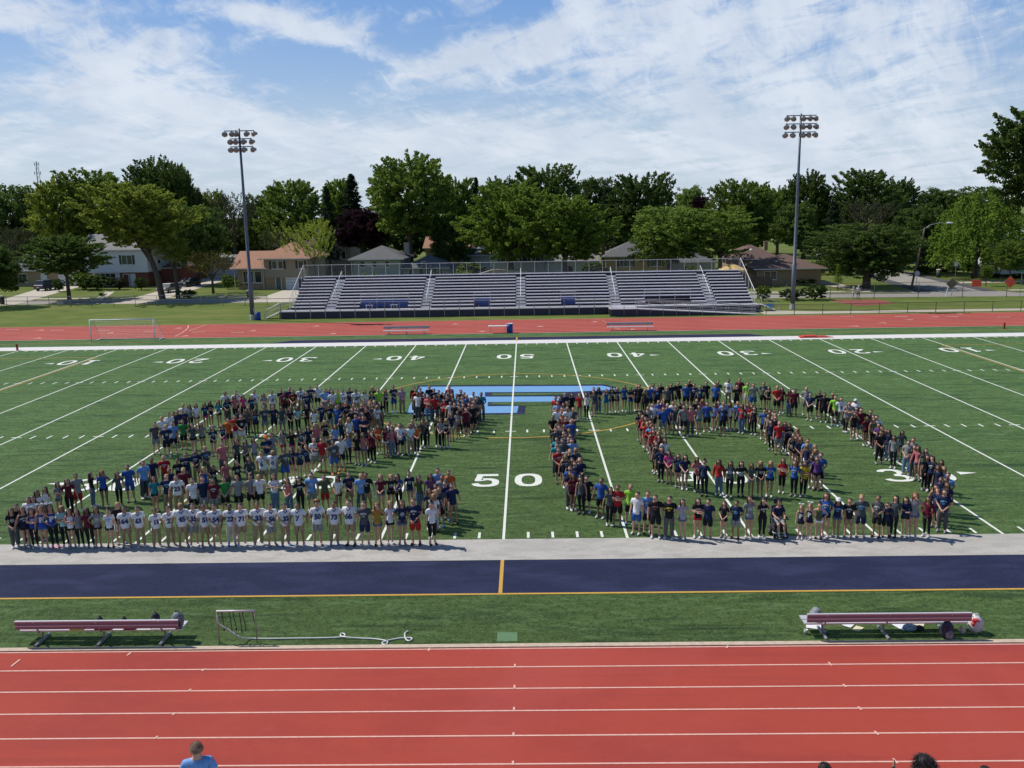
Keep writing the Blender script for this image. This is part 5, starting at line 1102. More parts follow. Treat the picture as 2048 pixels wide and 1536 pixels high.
def bottom_mesh(sex, kind):
    key = (sex, kind)
    if key in BT: return BT[key]
    m_ = sex == 'm'
    zend, r = {'long': (.50, (.108, .095, .08)), 'short': (.73, (.100, .094, .08)), 'trouser': (.075, (.104, .078, .066)), 'legging': (.12, (.094, .064, .046)), 'capri': (.33, (.100, .068, .055))}[kind]
    L, sg = legs_nodes(sex, r, zend); N = [(0, 0, 1.02, .132), (0, 0, .93, .146)]; E_ = [(0, 1)]; o = 2; N += L
    for b, n in sg: E_.append((1, o+b)); E_ += [(o+b+i, o+b+i+1) for i in range(n-1)]
    me = flat_torso(skin_mesh(N, E_), .80, 1.2, .76); me.materials.clear(); me.materials.append(None); me.name = kind; BT[key] = me; return me
def hair_mesh(kind):
    bm = bmesh.new(); bmesh.ops.create_uvsphere(bm, u_segments=14, v_segments=10, radius=1.0); rr = random.Random(len(kind))
    kill = [v for v in bm.verts if (v.co.z < -.35) or (v.co.y < -.25 and v.co.z < .42+.2*abs(v.co.x)) or (kind == 'short' and v.co.z < -.05 and v.co.y < .0)]
    bmesh.ops.delete(bm, geom=kill, context='VERTS')
    for v in bm.verts:
        q = 1+rr.uniform(-.03, .05); s = .090 if kind == 'short' else .098
        v.co = Vector((v.co.x*s*q, .004+v.co.y*(.100 if kind == 'short' else .106)*q, 1.606+v.co.z*.098*q+(.02 if kind == 'curly' else 0)))
    if kind == 'curly':
        for v in bm.verts: v.co.x *= 1.25; v.co.y *= 1.15; v.co.z += max(0, v.co.z-1.6)*.35
    if kind == 'bun':
        for v in bmesh.ops.create_uvsphere(bm, u_segments=8, v_segments=6, radius=.048)['verts']: v.co += Vector((0, .02, 1.735))
    if kind == 'long':      # curtain down the back and over the shoulders
        Z = [1.62, 1.54, 1.46, 1.38, 1.28, 1.20]; R_ = [.100, .106, .112, .128, .135, .11]; n = 13; rings = []
        for z, r in zip(Z, R_):
            a0 = -2.2 if z > 1.3 else -2.0
            out_ = []; inn = []
            for i in range(n):
                a = math.pi/2+a0+(-2*a0)*i/(n-1); q = 1+rr.uniform(-.05, .05)
                out_.append(bm.verts.new((r*math.cos(a)*q, .012+r*.92*math.sin(a)*q, z+rr.uniform(-.012, .012)))); inn.append(bm.verts.new((r*.72*math.cos(a), .012+r*.62*math.sin(a), z)))
            rings.append((out_, inn))
        for (o1, i1), (o2, i2) in zip(rings, rings[1:]):
            for k in range(n-1): bm.faces.new((o1[k], o2[k], o2[k+1], o1[k+1])); bm.faces.new((i1[k+1], i2[k+1], i2[k], i1[k]))
            bm.faces.new((o1[0], i1[0], i2[0], o2[0])); bm.faces.new((o2[-1], i2[-1], i1[-1], o1[-1]))
        o2, i2 = rings[-1]
        for k in range(n-1): bm.faces.new((o2[k], i2[k], i2[k+1], o2[k+1]))
    for f in bm.faces: f.smooth = True
    me = bpy.data.meshes.new('hair'); bm.to_mesh(me); bm.free(); me.materials.append(None); return me
HM = {k: hair_mesh(k) for k in ('short', 'long', 'bun', 'curly')}
def tufted(base, n, ln, wid, seed, grow=1.0):
    rr = random.Random(seed); src = HM[base]; mb = MB(); mb.v = [tuple(v.co) for v in src.vertices]; mb.f = [tuple(p.vertices) for p in src.polygons]; mb.mi = [0]*len(mb.f)
    for i in range(n):
        a = rr.uniform(0, 2*math.pi); z = rr.uniform(-.45, 1); r = math.sqrt(max(0, 1-z*z)); d = Vector((r*math.cos(a), r*math.sin(a), z))
        if d.y < -.3 and z < .4: continue
        b = Vector((d.x*.095*grow, .004+d.y*.105*grow, 1.606+d.z*.105*grow)); t = d.cross(Vector((rr.uniform(-1, 1), rr.uniform(-1, 1), rr.uniform(-1, 1)))).normalized(); L = ln*rr.uniform(.5, 1.3); bend = Vector((rr.uniform(-.5, .5), rr.uniform(-.5, .5), -.5))*L
        m1 = b+d*L*.6+bend*.25; e = b+d*L+bend; mb.add([b-t*wid, b+t*wid, m1+t*wid*.7, m1-t*wid*.7, e], [(0, 1, 2, 3), (3, 2, 4)])
    return mb.mesh('hair', [None], True)
HM['big'] = tufted('curly', 3200, .075, .0035, 3, 1.22); HM['cropped'] = tufted('short', 2200, .007, .003, 4); HM['sleek'] = tufted('long', 900, .02, .004, 5, 1.03)
def shoe_mesh(sex, s):
    x = s*(STN[sex]*1.05+.008); t = MB(); t.ball((x+s*.008, -.055, .045), (.046, .135, .046), 10, 6); t.ball((x, .02, .085), (.042, .055, .05), 8, 5)
    me = t.mesh('shoe', [None], True); return me
SHM = {(sx, s): shoe_mesh(sx, s) for sx in 'mf' for s in (-1, 1)}
b_ = MB(); b_.ball((-.075, .02, 1.745), (.07, .03, .045), 8, 6); b_.ball((.075, .02, 1.745), (.07, .03, .045), 8, 6); b_.ball((0, .02, 1.735), (.025, .03, .03), 6, 5); BOWM = b_.mesh('hair_bow', [None], True)
b_ = MB(); b_.ball((0, 0, 1.625), (.108, .118, .095), 12, 7); b_.ball((0, -.12, 1.625), (.075, .07, .014), 8, 5); CAPM = b_.mesh('cap', [None], True)
# palettes
def cloth(name, c): return mat(name, c, .9, var=.18, scale=7, spec=.15, bump=.5)
CL = {'k': ('black', (.020, .020, .025)), 'n': ('navy', (.020, .030, .080)), 'w': ('white', (.74, .74, .76)), 'j': ('white football jersey', (.76, .76, .78)), 'g': ('grey', (.25, .26, .27)), 'dg': ('dark grey', (.08, .088, .10)),
      'r': ('red', (.42, .028, .032)), 'm': ('maroon', (.13, .018, .032)), 'b': ('blue', (.035, .10, .36)), 'lb': ('light blue', (.17, .34, .66)), 't': ('teal', (.03, .24, .30)), 'p': ('coral pink', (.52, .16, .17)), 'hp': ('hot pink', (.60, .06, .26)),
      'o': ('orange', (.60, .13, .03)), 'y': ('yellow', (.58, .42, .03)), 'gn': ('green', (.04, .26, .07)), 'lg': ('lime green', (.28, .60, .06)), 'pu': ('purple', (.14, .06, .22)), 'c': ('tan', (.34, .26, .19)), 's': ('striped', (.28, .28, .25)),
      'ol': ('olive', (.10, .11, .065)), 'gd': ('mustard', (.42, .24, .05)), 'td': ('tie dye', (.4, .35, .5)), 'cy': ('pale aqua', (.36, .60, .62)), 'nu': ('navy cheer', (.016, .024, .062)), 'bu': ('royal blue cheer', (.03, .07, .33))}
CM_ = {k: cloth('cloth_'+v[0].replace(' ', '_'), v[1]) for k, v in CL.items()}
td = MATS['cloth_tie_dye']; multi(td, [(9, (1, 1, 1), (.65, .10, .25), .50, .6, .9), (11, (1, 1, 1), (.10, .35, .65), .52, .6, .9), (13, (1, 1, 1), (.70, .55, .06), .56, .62, .9)])
sm = MATS['cloth_striped']; multi(sm, [(1.2, (.01, .01, 30), (.05, .05, .05), .48, .52, 1)])
BC = {'K': ('black shorts', 'k', 's'), 'N': ('navy shorts', 'n', 's'), 'B': ('denim shorts', 'den', 's'), 'J': ('blue jeans', 'den2', 'trouser'), 'L': ('black leggings', 'k', 'legging'), 'D': ('dark trousers', 'dg', 'trouser'), 'H': ('khaki shorts', 'kh', 's'), 'P': ('khaki trousers', 'kh', 'trouser'),
      'G': ('grey shorts', 'g', 's'), 'A': ('grey trousers', 'dg2', 'trouser'), 'R': ('red shorts', 'r', 's'), 'W': ('white shorts', 'w', 's'), 'U': ('blue shorts', 'b', 's'), 'M': ('pink shorts', 'hp', 's'), 'T': ('teal shorts', 't', 's'), 'C': ('cream trousers', 'cr', 'trouser'), 'Q': ('black cropped trousers', 'k', 'capri')}
CM_['den'] = cloth('denim', (.085, .12, .20)); CM_['den2'] = cloth('washed_denim', (.12, .19, .30)); CM_['kh'] = cloth('khaki_cloth', (.33, .245, .155)); CM_['dg2'] = cloth('mid_grey_cloth', (.11, .11, .11)); CM_['cr'] = cloth('cream_cloth', (.50, .46, .40))
HC = {'e': multi(mat('thinning_brown_hair', (.17, .105, .065), .7, var=.4, scale=40, bump=.6), [(7, (1, 1, 1), (.36, .22, .15), .46, .56, .85)]), 'd': mat('black_hair', (.014, .010, .009), .6, var=.5, scale=30, bump=.6), 'b': mat('brown_hair', (.058, .032, .019), .65, var=.4, scale=30, bump=.6), 'y': mat('blond_hair', (.33, .215, .095), .65, var=.3, scale=30, bump=.6), 'r': mat('ginger_hair', (.21, .075, .028), .65, var=.3, scale=30, bump=.6)}
SKN = [mat('skin_light', (.58, .33, .235), .6), mat('skin_fair', (.50, .27, .185), .6), mat('skin_tan', (.32, .165, .105), .6), mat('skin_brown', (.16, .075, .045), .6)]
m_eye = mat('eye_dark', (.02, .012, .01), .5); SHO = [mat('white_shoes', (.58, .58, .60), .7), mat('black_shoes', (.02, .02, .022), .7), mat('grey_shoes', (.2, .22, .26), .7), mat('red_shoes', (.42, .04, .05), .7), mat('pink_shoes', (.7, .06, .28), .7), mat('blue_shoes', (.05, .2, .5), .7), mat('orange_shoes', (.75, .16, .04), .7)]
m_prw = mat('white_print', (.62, .62, .62), .8); m_prb = mat('light_blue_print', (.18, .42, .75), .8); m_prn = mat('navy_print', (.018, .035, .13), .8); m_pry = mat('yellow_print', (.65, .5, .04), .8); m_prm = mat('mixed_print', (.3, .12, .1), .8)
def conform(co, faces, me, name, m, eps=.016):
    bv = BVHTree.FromPolygons([v.co.copy() for v in me.vertices], [tuple(p.vertices) for p in me.polygons]); V = []
    for x, z in co:
        h = bv.ray_cast(Vector((x, -1, z)), Vector((0, 1, 0))); V.append((x, (h[0].y if h[0] is not None and h[0].y < .05 else -.10)-eps, z))
    q = bpy.data.meshes.new(name); q.from_pydata(V, [], faces); q.materials.append(m); q.update(); return q
PRC = {}
def print_mesh(sme, key):
    k = (sme.name, key)
    if k in PRC: return PRC[k]
    if key[0] == '#':
        co, fa = text_mesh(key[1:].rstrip('w'), .255, .95, .012, .95); co = [(x, 1.11+y) for x, y, _ in co]; me = conform(co, fa, sme, 'number', m_prn if key[-1] != 'w' else m_prw)
    elif key[0] == '@':
        co, fa = text_mesh(key[1:], .27, 1.05, .016); co = [(x, 1.16+y) for x, y, _ in co]; me = conform(co, fa, sme, 'letter', m_prw)
    else:
        V = []; F = []
        def q(x0, x1, z0, z1, sl=0.0): n = len(V); V.extend([(x0, z0+sl*x0), (x1, z0+sl*x1), (x1, z1+sl*x1), (x0, z1+sl*x0)]); F.append((n, n+1, n+2, n+3))
        rr = random.Random(ord(key[-1])+len(key)*7)
        if key[1:] == 'badge':
            for i in range(10): a = i*2*math.pi/10; b2 = a+.52; n = len(V); V.extend([(.075*math.cos(a), 1.2+.075*math.sin(a)), (.075*math.cos(b2), 1.2+.075*math.sin(b2)), (.05*math.cos(b2), 1.2+.05*math.sin(b2)), (.05*math.cos(a), 1.2+.05*math.sin(a))]); F.append((n, n+1, n+2, n+3))
            q(-.03, .03, 1.18, 1.225)
        else:
            for i in range(7): x = -.105+i*.03; q(x, x+.023, 1.235-.25*x*x*10, 1.285-.25*x*x*10+.012*(i % 2))
            q(-.035, -.012, 1.14, 1.20); q(.012, .035, 1.14, 1.20); q(-.012, .012, 1.14, 1.155)
        me = conform(V, F, sme, 'print', {'+': m_prw, '*': m_prb, '!': m_prm, '%': m_pry}[key[0]])
    PRC[k] = me; return me
def collar_mesh(sme):
    k = (sme.name, 'collar')
    if k in PRC: return PRC[k]
    V = [(-.078, 1.40), (-.052, 1.42), (0, 1.345), (0, 1.305), (.052, 1.42), (.078, 1.40)]; PRC[k] = conform(V, [(0, 3, 2, 1), (3, 5, 4, 2)], sme, 'collar', m_prn, .010); return PRC[k]
SLOTN = [0]
def addp(me, name, par, mats):
    o = bpy.data.objects.new(name, me); COL.objects.link(o); o.parent = par
    for i, m in enumerate(mats):
        o.material_slots[i].link = 'OBJECT'; o.material_slots[i].material = m
    return o
def spec_of(tok, rnd):
    h, s, b = tok[0], tok[1], tok[2]; opt = tok[3] if len(tok) > 3 else ''
    d = dict(sex='f' if h[0].isupper() else 'm', hair=h[0].lower(), opt=opt, pr=None, long=False)
    if '^' in s: d['long'] = True; s = s.replace('^', '')
    for ch in '+*!%#@':
        if ch in s:
            i = s.index(ch); d['pr'] = s[i:]+('' if ch in '#@' else rnd.choice(['', 'badge', ''])); s = s[:i]; break
    d['s'] = s; d['b'] = b; d['pose'] = next((c for c in opt if c in 'cxhapr'), rnd.choice('sssaackxph' if 's' not in opt else 'sssaak')); d['dark'] = 'z' in opt
    return d
def make_parts(d, rnd):
    """list of (mesh, name, mats, child-list) for a person"""
    sex, pose = d['sex'], d['pose']; sk = SKN[3] if d['dark'] else SKN[rnd.choice([0, 0, 1, 1, 2])]
    jer = d['s'] == 'j'; sl = 'long' if d['long'] else ('tank' if d['s'] in ('nu', 'bu') or (sex == 'f' and 'k' not in d['opt'] and rnd.random() < .25) else 'tee')
    sme = shirt_mesh(sex, pose, sl, .022 if jer else (.008 if sex == 'm' else 0.0))
    kids = []
    if d['pr']: kids.append((print_mesh(sme, d['pr']), 'number' if d['pr'][0] == '#' else ('letter' if d['pr'][0] == '@' else 'print'), None))
    if jer: kids.append((collar_mesh(sme), 'collar', None))
    bn, bc, bk = BC[d['b']]; kind = ('short' if sex == 'f' else 'long') if bk == 's' else bk; bname = bn.split()[-1]
    hk = 'long' if sex == 'f' and 'u' not in d['opt'] else ('bun' if 'u' in d['opt'] else ('curly' if 'f' in d['opt'] else 'short'))
    sho = SHO[{'P': 4, 'O': 6, 'V': 3}.get(next((c for c in d['opt'] if c in 'POV'), ''), rnd.choice([0, 0, 0, 1, 1, 2, 2, 5] if sex == 'm' else [0, 0, 0, 1, 2]))]
    parts = [(sme, 'shirt', [CM_[d['s']]], kids), (bottom_mesh(sex, kind), bname, [CM_[bc]], []), (HM[hk], 'hair', [HC[d['hair']]], []), (SHM[(sex, -1)], 'shoe', [sho], []), (SHM[(sex, 1)], 'shoe', [sho], [])]
    if 'hk' in d: parts[2] = (HM[d['hk']], 'hair', [HC[d['hair']]], [])
    if 'w' in d['opt']: parts.append((BOWM, 'hair_bow', [m_trim], []))
    if 'q' in d['opt']: parts.append((CAPM, 'cap', [CM_['o'] if 'Q' in d['opt'] else m_trim], []))
    return body_mesh(sex, pose), sk, parts
PLACED = []
def crowd_row(where, ox, oy, sc, data, feet=None):
    for ent in data.strip().split(';'):
        t = ent.strip().split(',')
        if len(t) < 5: continue
        u = ox+float(t[0])/sc; v = oy+float(t[1])/sc; rnd = random.Random(int(u*7+v*13)); d = spec_of(t[2:], rnd)
        h = rnd.gauss(1.68, .045) if d['sex'] == 'm' else rnd.gauss(1.60, .035)
        if feet:
            f = feet(u)+rnd.uniform(-1, 1); g_ = G(u, f); h = max(1.34, min(1.86, AY(u, v, g_.y).z)); pos = G(u, v, h)
        else: pos = G(u, v, h)
        PLACED.append(dict(pos=(pos.x, pos.y), h=h, d=d, where=where, u=u, rnd=rnd))
# ------------------------------------------------------------------ the crowd: head-top spots read off the photograph, placed on the ground
CROP_A = (0, 900, 6.0235); CROP_B = (320, 900, 6.0235); CROP_C = (640, 900, 6.0235); CROP_D = (280, 750, 5.689); CROP_E = (620, 750, 5.389)
CROP_F = (1080, 740, 5.12); CROP_G = (1400, 740, 5.389); CROP_H = (1680, 780, 7.877); CROP_Q = (1080, 880, 6.827); CROP_R = (1640, 880, 6.827); CROP_S = (1360, 960, 6.827); CROP_T = (1300, 850, 5.689)
fr = lambda u: 1096.5-.0085*u
R1 = "2's front row"
crowd_row(R1, *CROP_A, """130,685,D,k+,D,k;270,675,B,nu+,K;372,690,B,bu@P,L,w;480,650,Y,bu@P,U,w;610,645,B,bu@P,L,wP;745,660,Y,cy,L;825,685,B,w,K;930,705,B,g,L,k;1050,680,D,m,L,z;1135,670,B,g+,K;1285,690,B,w*,N,u;
1485,670,d,j#64,H,s;1660,660,d,j#63,P,s;1850,695,d,j#15,P,s""", fr)
crowd_row(R1, *CROP_B, """95,660,d,j#27,P,s;240,615,y,j#45,H,s;370,630,d,j#35,G,c;510,640,d,j#51,H,s;655,630,d,j#54,H,c;830,635,d,j#22,C,sz;950,635,d,j#71,H,s;1150,620,b,j#33,P,c;1320,620,d,j#56,G,c;1480,620,d,j#32,P,c;1660,620,d,j#7,H,a;1870,600,r,j#50,G,sf""", fr)
crowd_row(R1, *CROP_C, """145,605,d,j#73,P,s;350,590,d,j#66,H,s;520,590,b,dg+,N,s;680,620,R,gd,B;825,605,Y,w,K;970,590,B,n+,B,k;1140,560,b,n+badge,R,c;1340,600,D,w,Q,u""", fr)
R2_ = "2's second row"
crowd_row(R2_, *CROP_A, """205,628,d,k,D;320,555,d,w,N;425,470,D,w,L;400,535,D,dg,L;540,425,D,w+,D;670,375,B,g,B;805,340,B,m,L;905,270,d,g,R,s;1085,260,D,k,J,t;1225,230,R,b,K;1405,250,B,dg,L;1540,165,d,b,U,s;1695,125,d,lb,D,t;1410,612,y,k,W;1845,310,B,t,K;1985,285,y,n*,P,s""")
crowd_row(R2_, *CROP_B, """200,290,d,j#23,P,s;385,320,d,w+,K,s;500,310,d,n,G,s;625,330,d,m+,G,s;765,305,d,gn,K,c;930,290,r,g,K,s;1080,280,d,g,K,c;1190,275,y,w+,K,s;1370,280,B,w*,J,k;1545,320,B,p,J;1680,310,D,k+badge,L,k;1805,265,d,lb+,G,s;1975,280,d,ol,R,s""")
crowd_row(R2_, *CROP_C, """205,290,D,w,K;335,250,b,n!,H,c;475,265,y,lb+badge,D,k;565,260,b,k+,H,s;725,285,Y,m,B,k;835,275,Y,k+badge,K,k;945,270,D,b+,L,k;1080,245,B,n+,B,uk;1195,285,B,ol,J,k;1310,275,B,pu!,D,k""")
R3 = "2's lower right end"
crowd_row(R3, *CROP_C, """1410,205,d,lb,D,s;1560,230,b,o,R,s;1455,290,b,g,K,s;1525,330,d,n,H,s;1600,385,d,n,H,s;1510,352,b,n,H;1310,455,B,n+,K;1385,458,Y,n,W;1380,508,Y,w,C;1395,400,D,k,K;1440,430,b,dg,K""")
R4 = "2's third row"
crowd_row(R4, *CROP_D, """20,970,d,lb,D,s;120,925,b,n,H,s;270,905,y,r+,D,s;435,940,b,k+,D,s;520,865,d,n+badge,D,s;625,840,d,n+,P,c;730,800,y,dg*,D,c;930,750,b,p,D,s;970,970,B,p!,D,k;1095,960,B,k+,D,k;1240,920,D,dg^,D,c;730,1030,Y,b,D;830,1015,D,k+,D;330,1050,r,n,H;485,1040,y,m,H""")
R5 = "2's middle rows"
crowd_row(R5, *CROP_D, """1085,715,B,dg,L;1190,720,B,s,L;1290,700,B,td,B;1425,680,b,n*,G,qQ;1500,640,b,g,H;1620,620,D,g,R;1720,610,D,k,M;1825,595,D,dg+badge,L;1905,570,D,n,L;1990,540,Y,p,D,k;1395,845,b,j#6,H;1500,845,y,j#4,G;1630,820,d,dg+,U;1720,810,B,n*,K;1795,800,R,n*,K;1880,780,B,n*,K;1965,710,y,j#65,G""")
crowd_row(R5, *CROP_E, """125,665,d,r,H,sO;235,625,b,dg,H;250,690,d,dg+badge,U,sO;330,650,d,w+badge,K,sO;400,620,B,lb,L;500,610,D,k,K;575,615,B,p,B,k;635,580,D,k,L;670,605,D,m,L,k;730,530,B,o,K;805,540,B,m,W;875,550,D,p^,J;905,520,B,dg,L;860,490,b,w,K;1000,530,B,b,B;965,505,b,w,K;1080,520,d,w+badge,P;1140,515,B,o,L,c;1105,460,b,c,K;1210,470,B,dg,L,h;1255,470,D,k,L;1370,450,B,k,L,h;1415,460,B,g,L;1465,455,Y,nu+,K;1520,400,B,n,W;1590,380,B,g,K""")
R6 = "2's upper middle rows"
crowd_row(R6, *CROP_E, """60,510,Y,p,D,k;165,480,Y,k+badge,K,k;260,530,B,lb,L;335,460,Y,n,L;415,450,Y,w,H;500,415,b,b,L;560,390,B,p,B;580,430,b,n,K;125,290,d,n+,N,h;205,305,d,k+badge,G;285,320,d,b*,U;385,280,d,k+,H,c;470,300,b,dg,D;560,300,d,dg,D;580,255,d,c,D;690,265,y,g,D;720,320,Y,w!,P,k;755,280,D,k,D;640,310,B,dg,K;650,270,b,m,D;600,345,d,k,D;520,345,b,g,D;455,345,b,k,K""")
crowd_row(R6, *CROP_D, """1130,375,B,dg,L;1205,380,B,dg,L;1235,340,B,c,K;1305,375,D,n*,K,z;1405,335,d,dg+,G,s;1510,335,d,n!,K,s;1605,345,d,dg,G,s;1700,365,D,k,L,c;1785,350,D,cy,L,c;1890,325,D,k,L;1975,375,D,w,N""")
R7 = "2's left end"
crowd_row(R7, *CROP_D, """155,530,d,dg!,G,h;275,555,y,n+badge,K;355,520,b,lb*,K,s;475,500,b,gn,K,s;595,540,D,dg,K,h;700,535,B,g,K;815,575,B,n+,K;945,545,R,n*,M;1000,480,d,o,K;1070,445,d,r%badge,W,s;1135,440,b,k+,W,c;240,465,y,w,H;320,415,b,w,K;378,410,b,n,K;420,390,d,k,K""")
R8 = "2's top row"
crowd_row(R8, *CROP_D, """485,320,y,w,K;480,380,b,n!,K;555,325,B,g+,L,k;630,315,D,w,N,k;730,305,D,n*,M,k;790,290,D,k+,B;885,280,B,t*,K,c;985,250,D,n*,D,k;965,180,b,w,K;1085,170,d,w,K;1070,225,D,p,L;1165,215,B,hp,L;1260,225,B,n*,L,k;1295,165,d,j#26,P,s;1400,200,B,g,K;1495,170,d,j#8,P,s;1600,145,d,n,D;1635,175,d,m+,K,s;1700,130,b,n,K;1735,160,d,m%,P,c;1820,130,d,j#41,P,s;1890,180,b,n+,N;1930,115,d,n+,K;2010,105,b,w,K,s""")
crowd_row(R8, *CROP_E, """155,140,b,lb,G,c;210,125,b,n,K;235,155,b,w*,H;290,150,b,lg,D;350,145,d,j#13,P,s;420,125,b,n+,U,s;490,140,d,j#29,P,s;585,155,B,w,D;670,115,Y,k,L;665,180,D,n+,K;735,140,b,lg,D;810,145,D,k+,L,c;895,100,b,n+,U,c;985,125,d,td,P,c""")
R9 = "2's upper right bend"
crowd_row(R9, *CROP_E, """1120,110,d,k^,D;1135,140,b,r,D;1160,180,d,w+badge,D,sz;1190,165,b,n,D;1285,105,b,k,D;1275,205,b,p,J,x;1335,140,d,n,D;1385,155,d,k,D;1385,200,D,t,K;1500,100,b,p,D;1445,190,b,k,D;1625,150,d,n,D;1660,180,d,k,D;1440,250,B,r+,L,k;1540,245,D,n,L;1760,175,d,w,D;1845,180,d,t,D,c;1685,205,y,b,D;1730,245,b,m,D;1790,230,d,dg,D;1580,195,d,t,D;1645,260,b,b,K;1650,300,b,dg,K;1715,295,b,dg,H;1490,170,B,k,L;1530,190,B,m,L;1340,210,b,r,D;1560,290,d,k,H;1610,330,B,k,L;1600,240,b,dg,K;1475,215,d,n,K;1640,215,b,t,K;1230,190,d,m,K;1755,300,d,k,K;1680,345,b,m,K;1770,265,b,c,K""")
fo = lambda u: 1076.5 if u > 1380 else 1060
RA = "0's front row"
crowd_row(RA, *CROP_Q, """570,478,D,dg,L;640,470,d,k,K,s;825,500,b,b,K,s;945,620,D,dg,L;1055,600,b,r+,K,x;1220,595,y,lg,K,s;1315,695,d,w,U,s;1470,680,b,lb+badge,K,c;1590,730,b,k!,K,s;1765,745,d,k%,A,s;1960,780,B,td,B,k""")
crowd_row(RA, *CROP_S, """245,235,D,k+badge,R,k;385,230,d,n,K,s;605,275,B,k,K,c;770,255,d,n*,G,s;955,200,B,g+,B,k;1135,220,D,k+,L,kh;1660,330,Y,nu@P,K,w;1780,300,Y,nu@P,K,w;1910,290,B,ol,W,u""", lambda u: 1076)
crowd_row(RA, *CROP_R, """95,710,B,b+,K,k;240,770,B,n*,B,kq;410,780,b,k+,H,s;580,725,y,dg*,N,s;800,740,b,dg+,K,c;925,845,b,n!,K,s;1030,740,D,dg,L;1185,755,D,n^,K;1305,690,R,g,B,k;1490,745,D,m^,L,k""", lambda u: 1074)
RB = "0's lower right end"
crowd_row(RB, *CROP_R, """1600,640,B,n*,T,k;1705,650,b,n*,D,k;1590,590,D,n,L;1740,560,B,n,K;1650,490,b,n,D;1720,500,B,cy,K;1760,430,b,lb,K;1700,350,Y,lb,K;1640,330,B,n,L;1655,260,D,k,L;1540,210,D,n+,L,k""")
RC = "0's outer right side"
crowd_row(RC, *CROP_H, """250,125,d,j,P;270,255,D,n+,K;345,262,d,m,B,s;480,295,b,k,K;515,380,D,k,H;590,380,d,w,K;545,420,B,ol,L;610,510,B,pu,K;680,560,D,k,D;725,600,B,k,J;790,610,B,n,J;870,695,D,g,L,k;970,625,D,dg,K,k;1070,780,b,g,J;1145,740,d,g,J;1170,850,B,k,D;1255,870,B,p^,B;1370,910,D,dg,L;1410,1000,B,n,L;1360,1000,D,k,L;220,330,B,k,K;420,400,B,m,K;640,620,b,k,L""")
RD = "0's top row"
crowd_row(RD, *CROP_F, """255,220,b,n,D;325,230,D,k^,L;405,230,R,r,H;475,225,D,w,L,k;550,170,d,k,D;550,200,B,dg,H;600,170,B,n+,J,k;680,190,B,b,T;735,170,D,k+,K,k;790,170,Y,n+,K,k;865,150,B,b,K;930,175,D,k*,U,k;995,145,y,n+,K,s;1020,140,b,k,K;1075,190,Y,k,L;1125,150,y,b,K;1160,130,d,w,K;1205,160,b,n*,K,s;1235,125,b,k,K;1305,155,d,dg,K,s;1345,125,b,k,K;1415,110,d,k!,K,s;1500,130,b,b,K,s;1530,95,y,k,K;1580,130,b,n+badge,K,s;1645,145,b,n+badge,K;1705,110,d,k,K,s;1800,130,d,b,K,s;1825,100,b,dg,K""")
crowd_row(RD, *CROP_G, """310,88,d,j#75,P,s;430,80,b,m,K;400,150,d,k!,K,s;515,125,b,lg,W,s;580,135,b,g!,U,s;690,120,b,dg+,K,s;745,170,D,k,K;835,160,y,r,K;885,180,B,m,B,k;970,200,D,m!,J,k;1025,195,d,m,K,s;1150,175,y,g+,G,s;1195,240,d,n,K,c;1290,215,d,k+badge,K,s;1345,240,d,k,K,s;1430,240,y,n,K,s;1465,265,d,lg,K,s;1525,285,d,j#5,A,s;1580,370,B,g,L,h;1615,330,b,g,H;1680,305,d,w,D,q""")
RE = "0's outer left side"
crowd_row(RE, *CROP_F, """160,260,d,r,D;205,260,d,n,D;180,310,b,lb,D;135,455,b,k,K,c;175,375,b,w,D;225,370,d,r,D;280,370,y,w,D;225,470,R,r,D;270,460,b,m,D;185,490,D,g,D;320,500,y,b,D;255,545,b,dg,D;200,555,b,n,D;155,580,d,dg,K;265,635,b,g,D;175,680,d,t,D;325,690,b,lb,D;285,670,d,k,D;300,800,y,n,D;365,790,y,dg,D;240,330,B,w,D;245,610,b,k,D;300,590,B,b,L;310,640,d,n,K;230,700,d,dg,K""")
crowd_row(RE, *CROP_Q, """260,85,b,r+,K,c;350,175,Y,nu+,K,w;430,225,D,k,L;550,230,y,n,D;490,285,b,n!,D;425,330,b,b,D;400,410,D,n,D;450,440,B,m!,K,k;215,20,d,t,D""")
RF = "0's inner front row"
crowd_row(RF, *CROP_T, """130,240,D,n+,L,k;225,275,D,hp+,K,k;320,320,B,n*,K,k;400,320,D,n,B,kc;540,350,B,p*,L,k;630,385,D,n^,L,u;795,375,B,r^,J,k;910,400,D,dg+,L,k;1040,400,D,k#85w,L,k;1160,425,B,dg,G,kc;1265,395,Y,k+,B,kc;1370,390,Y,b+,K,k;1510,362,B,r+,Q,kx;1650,385,B,b+,L,k;1755,405,B,y,L,kx;1855,330,B,n*,K,k""")
RG = "0's inner right side"
crowd_row(RG, *CROP_T, """1910,345,B,pu,K,k;1945,305,b,b,K,s;1885,260,Y,w,K;1875,210,Y,p,K;1800,205,Y,n,W;1785,140,b,lb,K;1725,125,R,n,K;1700,95,R,dg,K;1670,25,Y,k,K;1625,75,B,g,K""")
crowd_row(RG, *CROP_G, """695,415,d,b+,K,s;750,420,B,m,K;780,440,D,g,K;800,460,Y,w,K;780,530,D,n,L,k;855,540,y,r,G,s;905,545,B,b+,L,k;970,565,D,k+,L,k;830,480,b,k,K;740,470,B,c,K;1040,700,B,k,K""")
RH = "0's inner top rows"
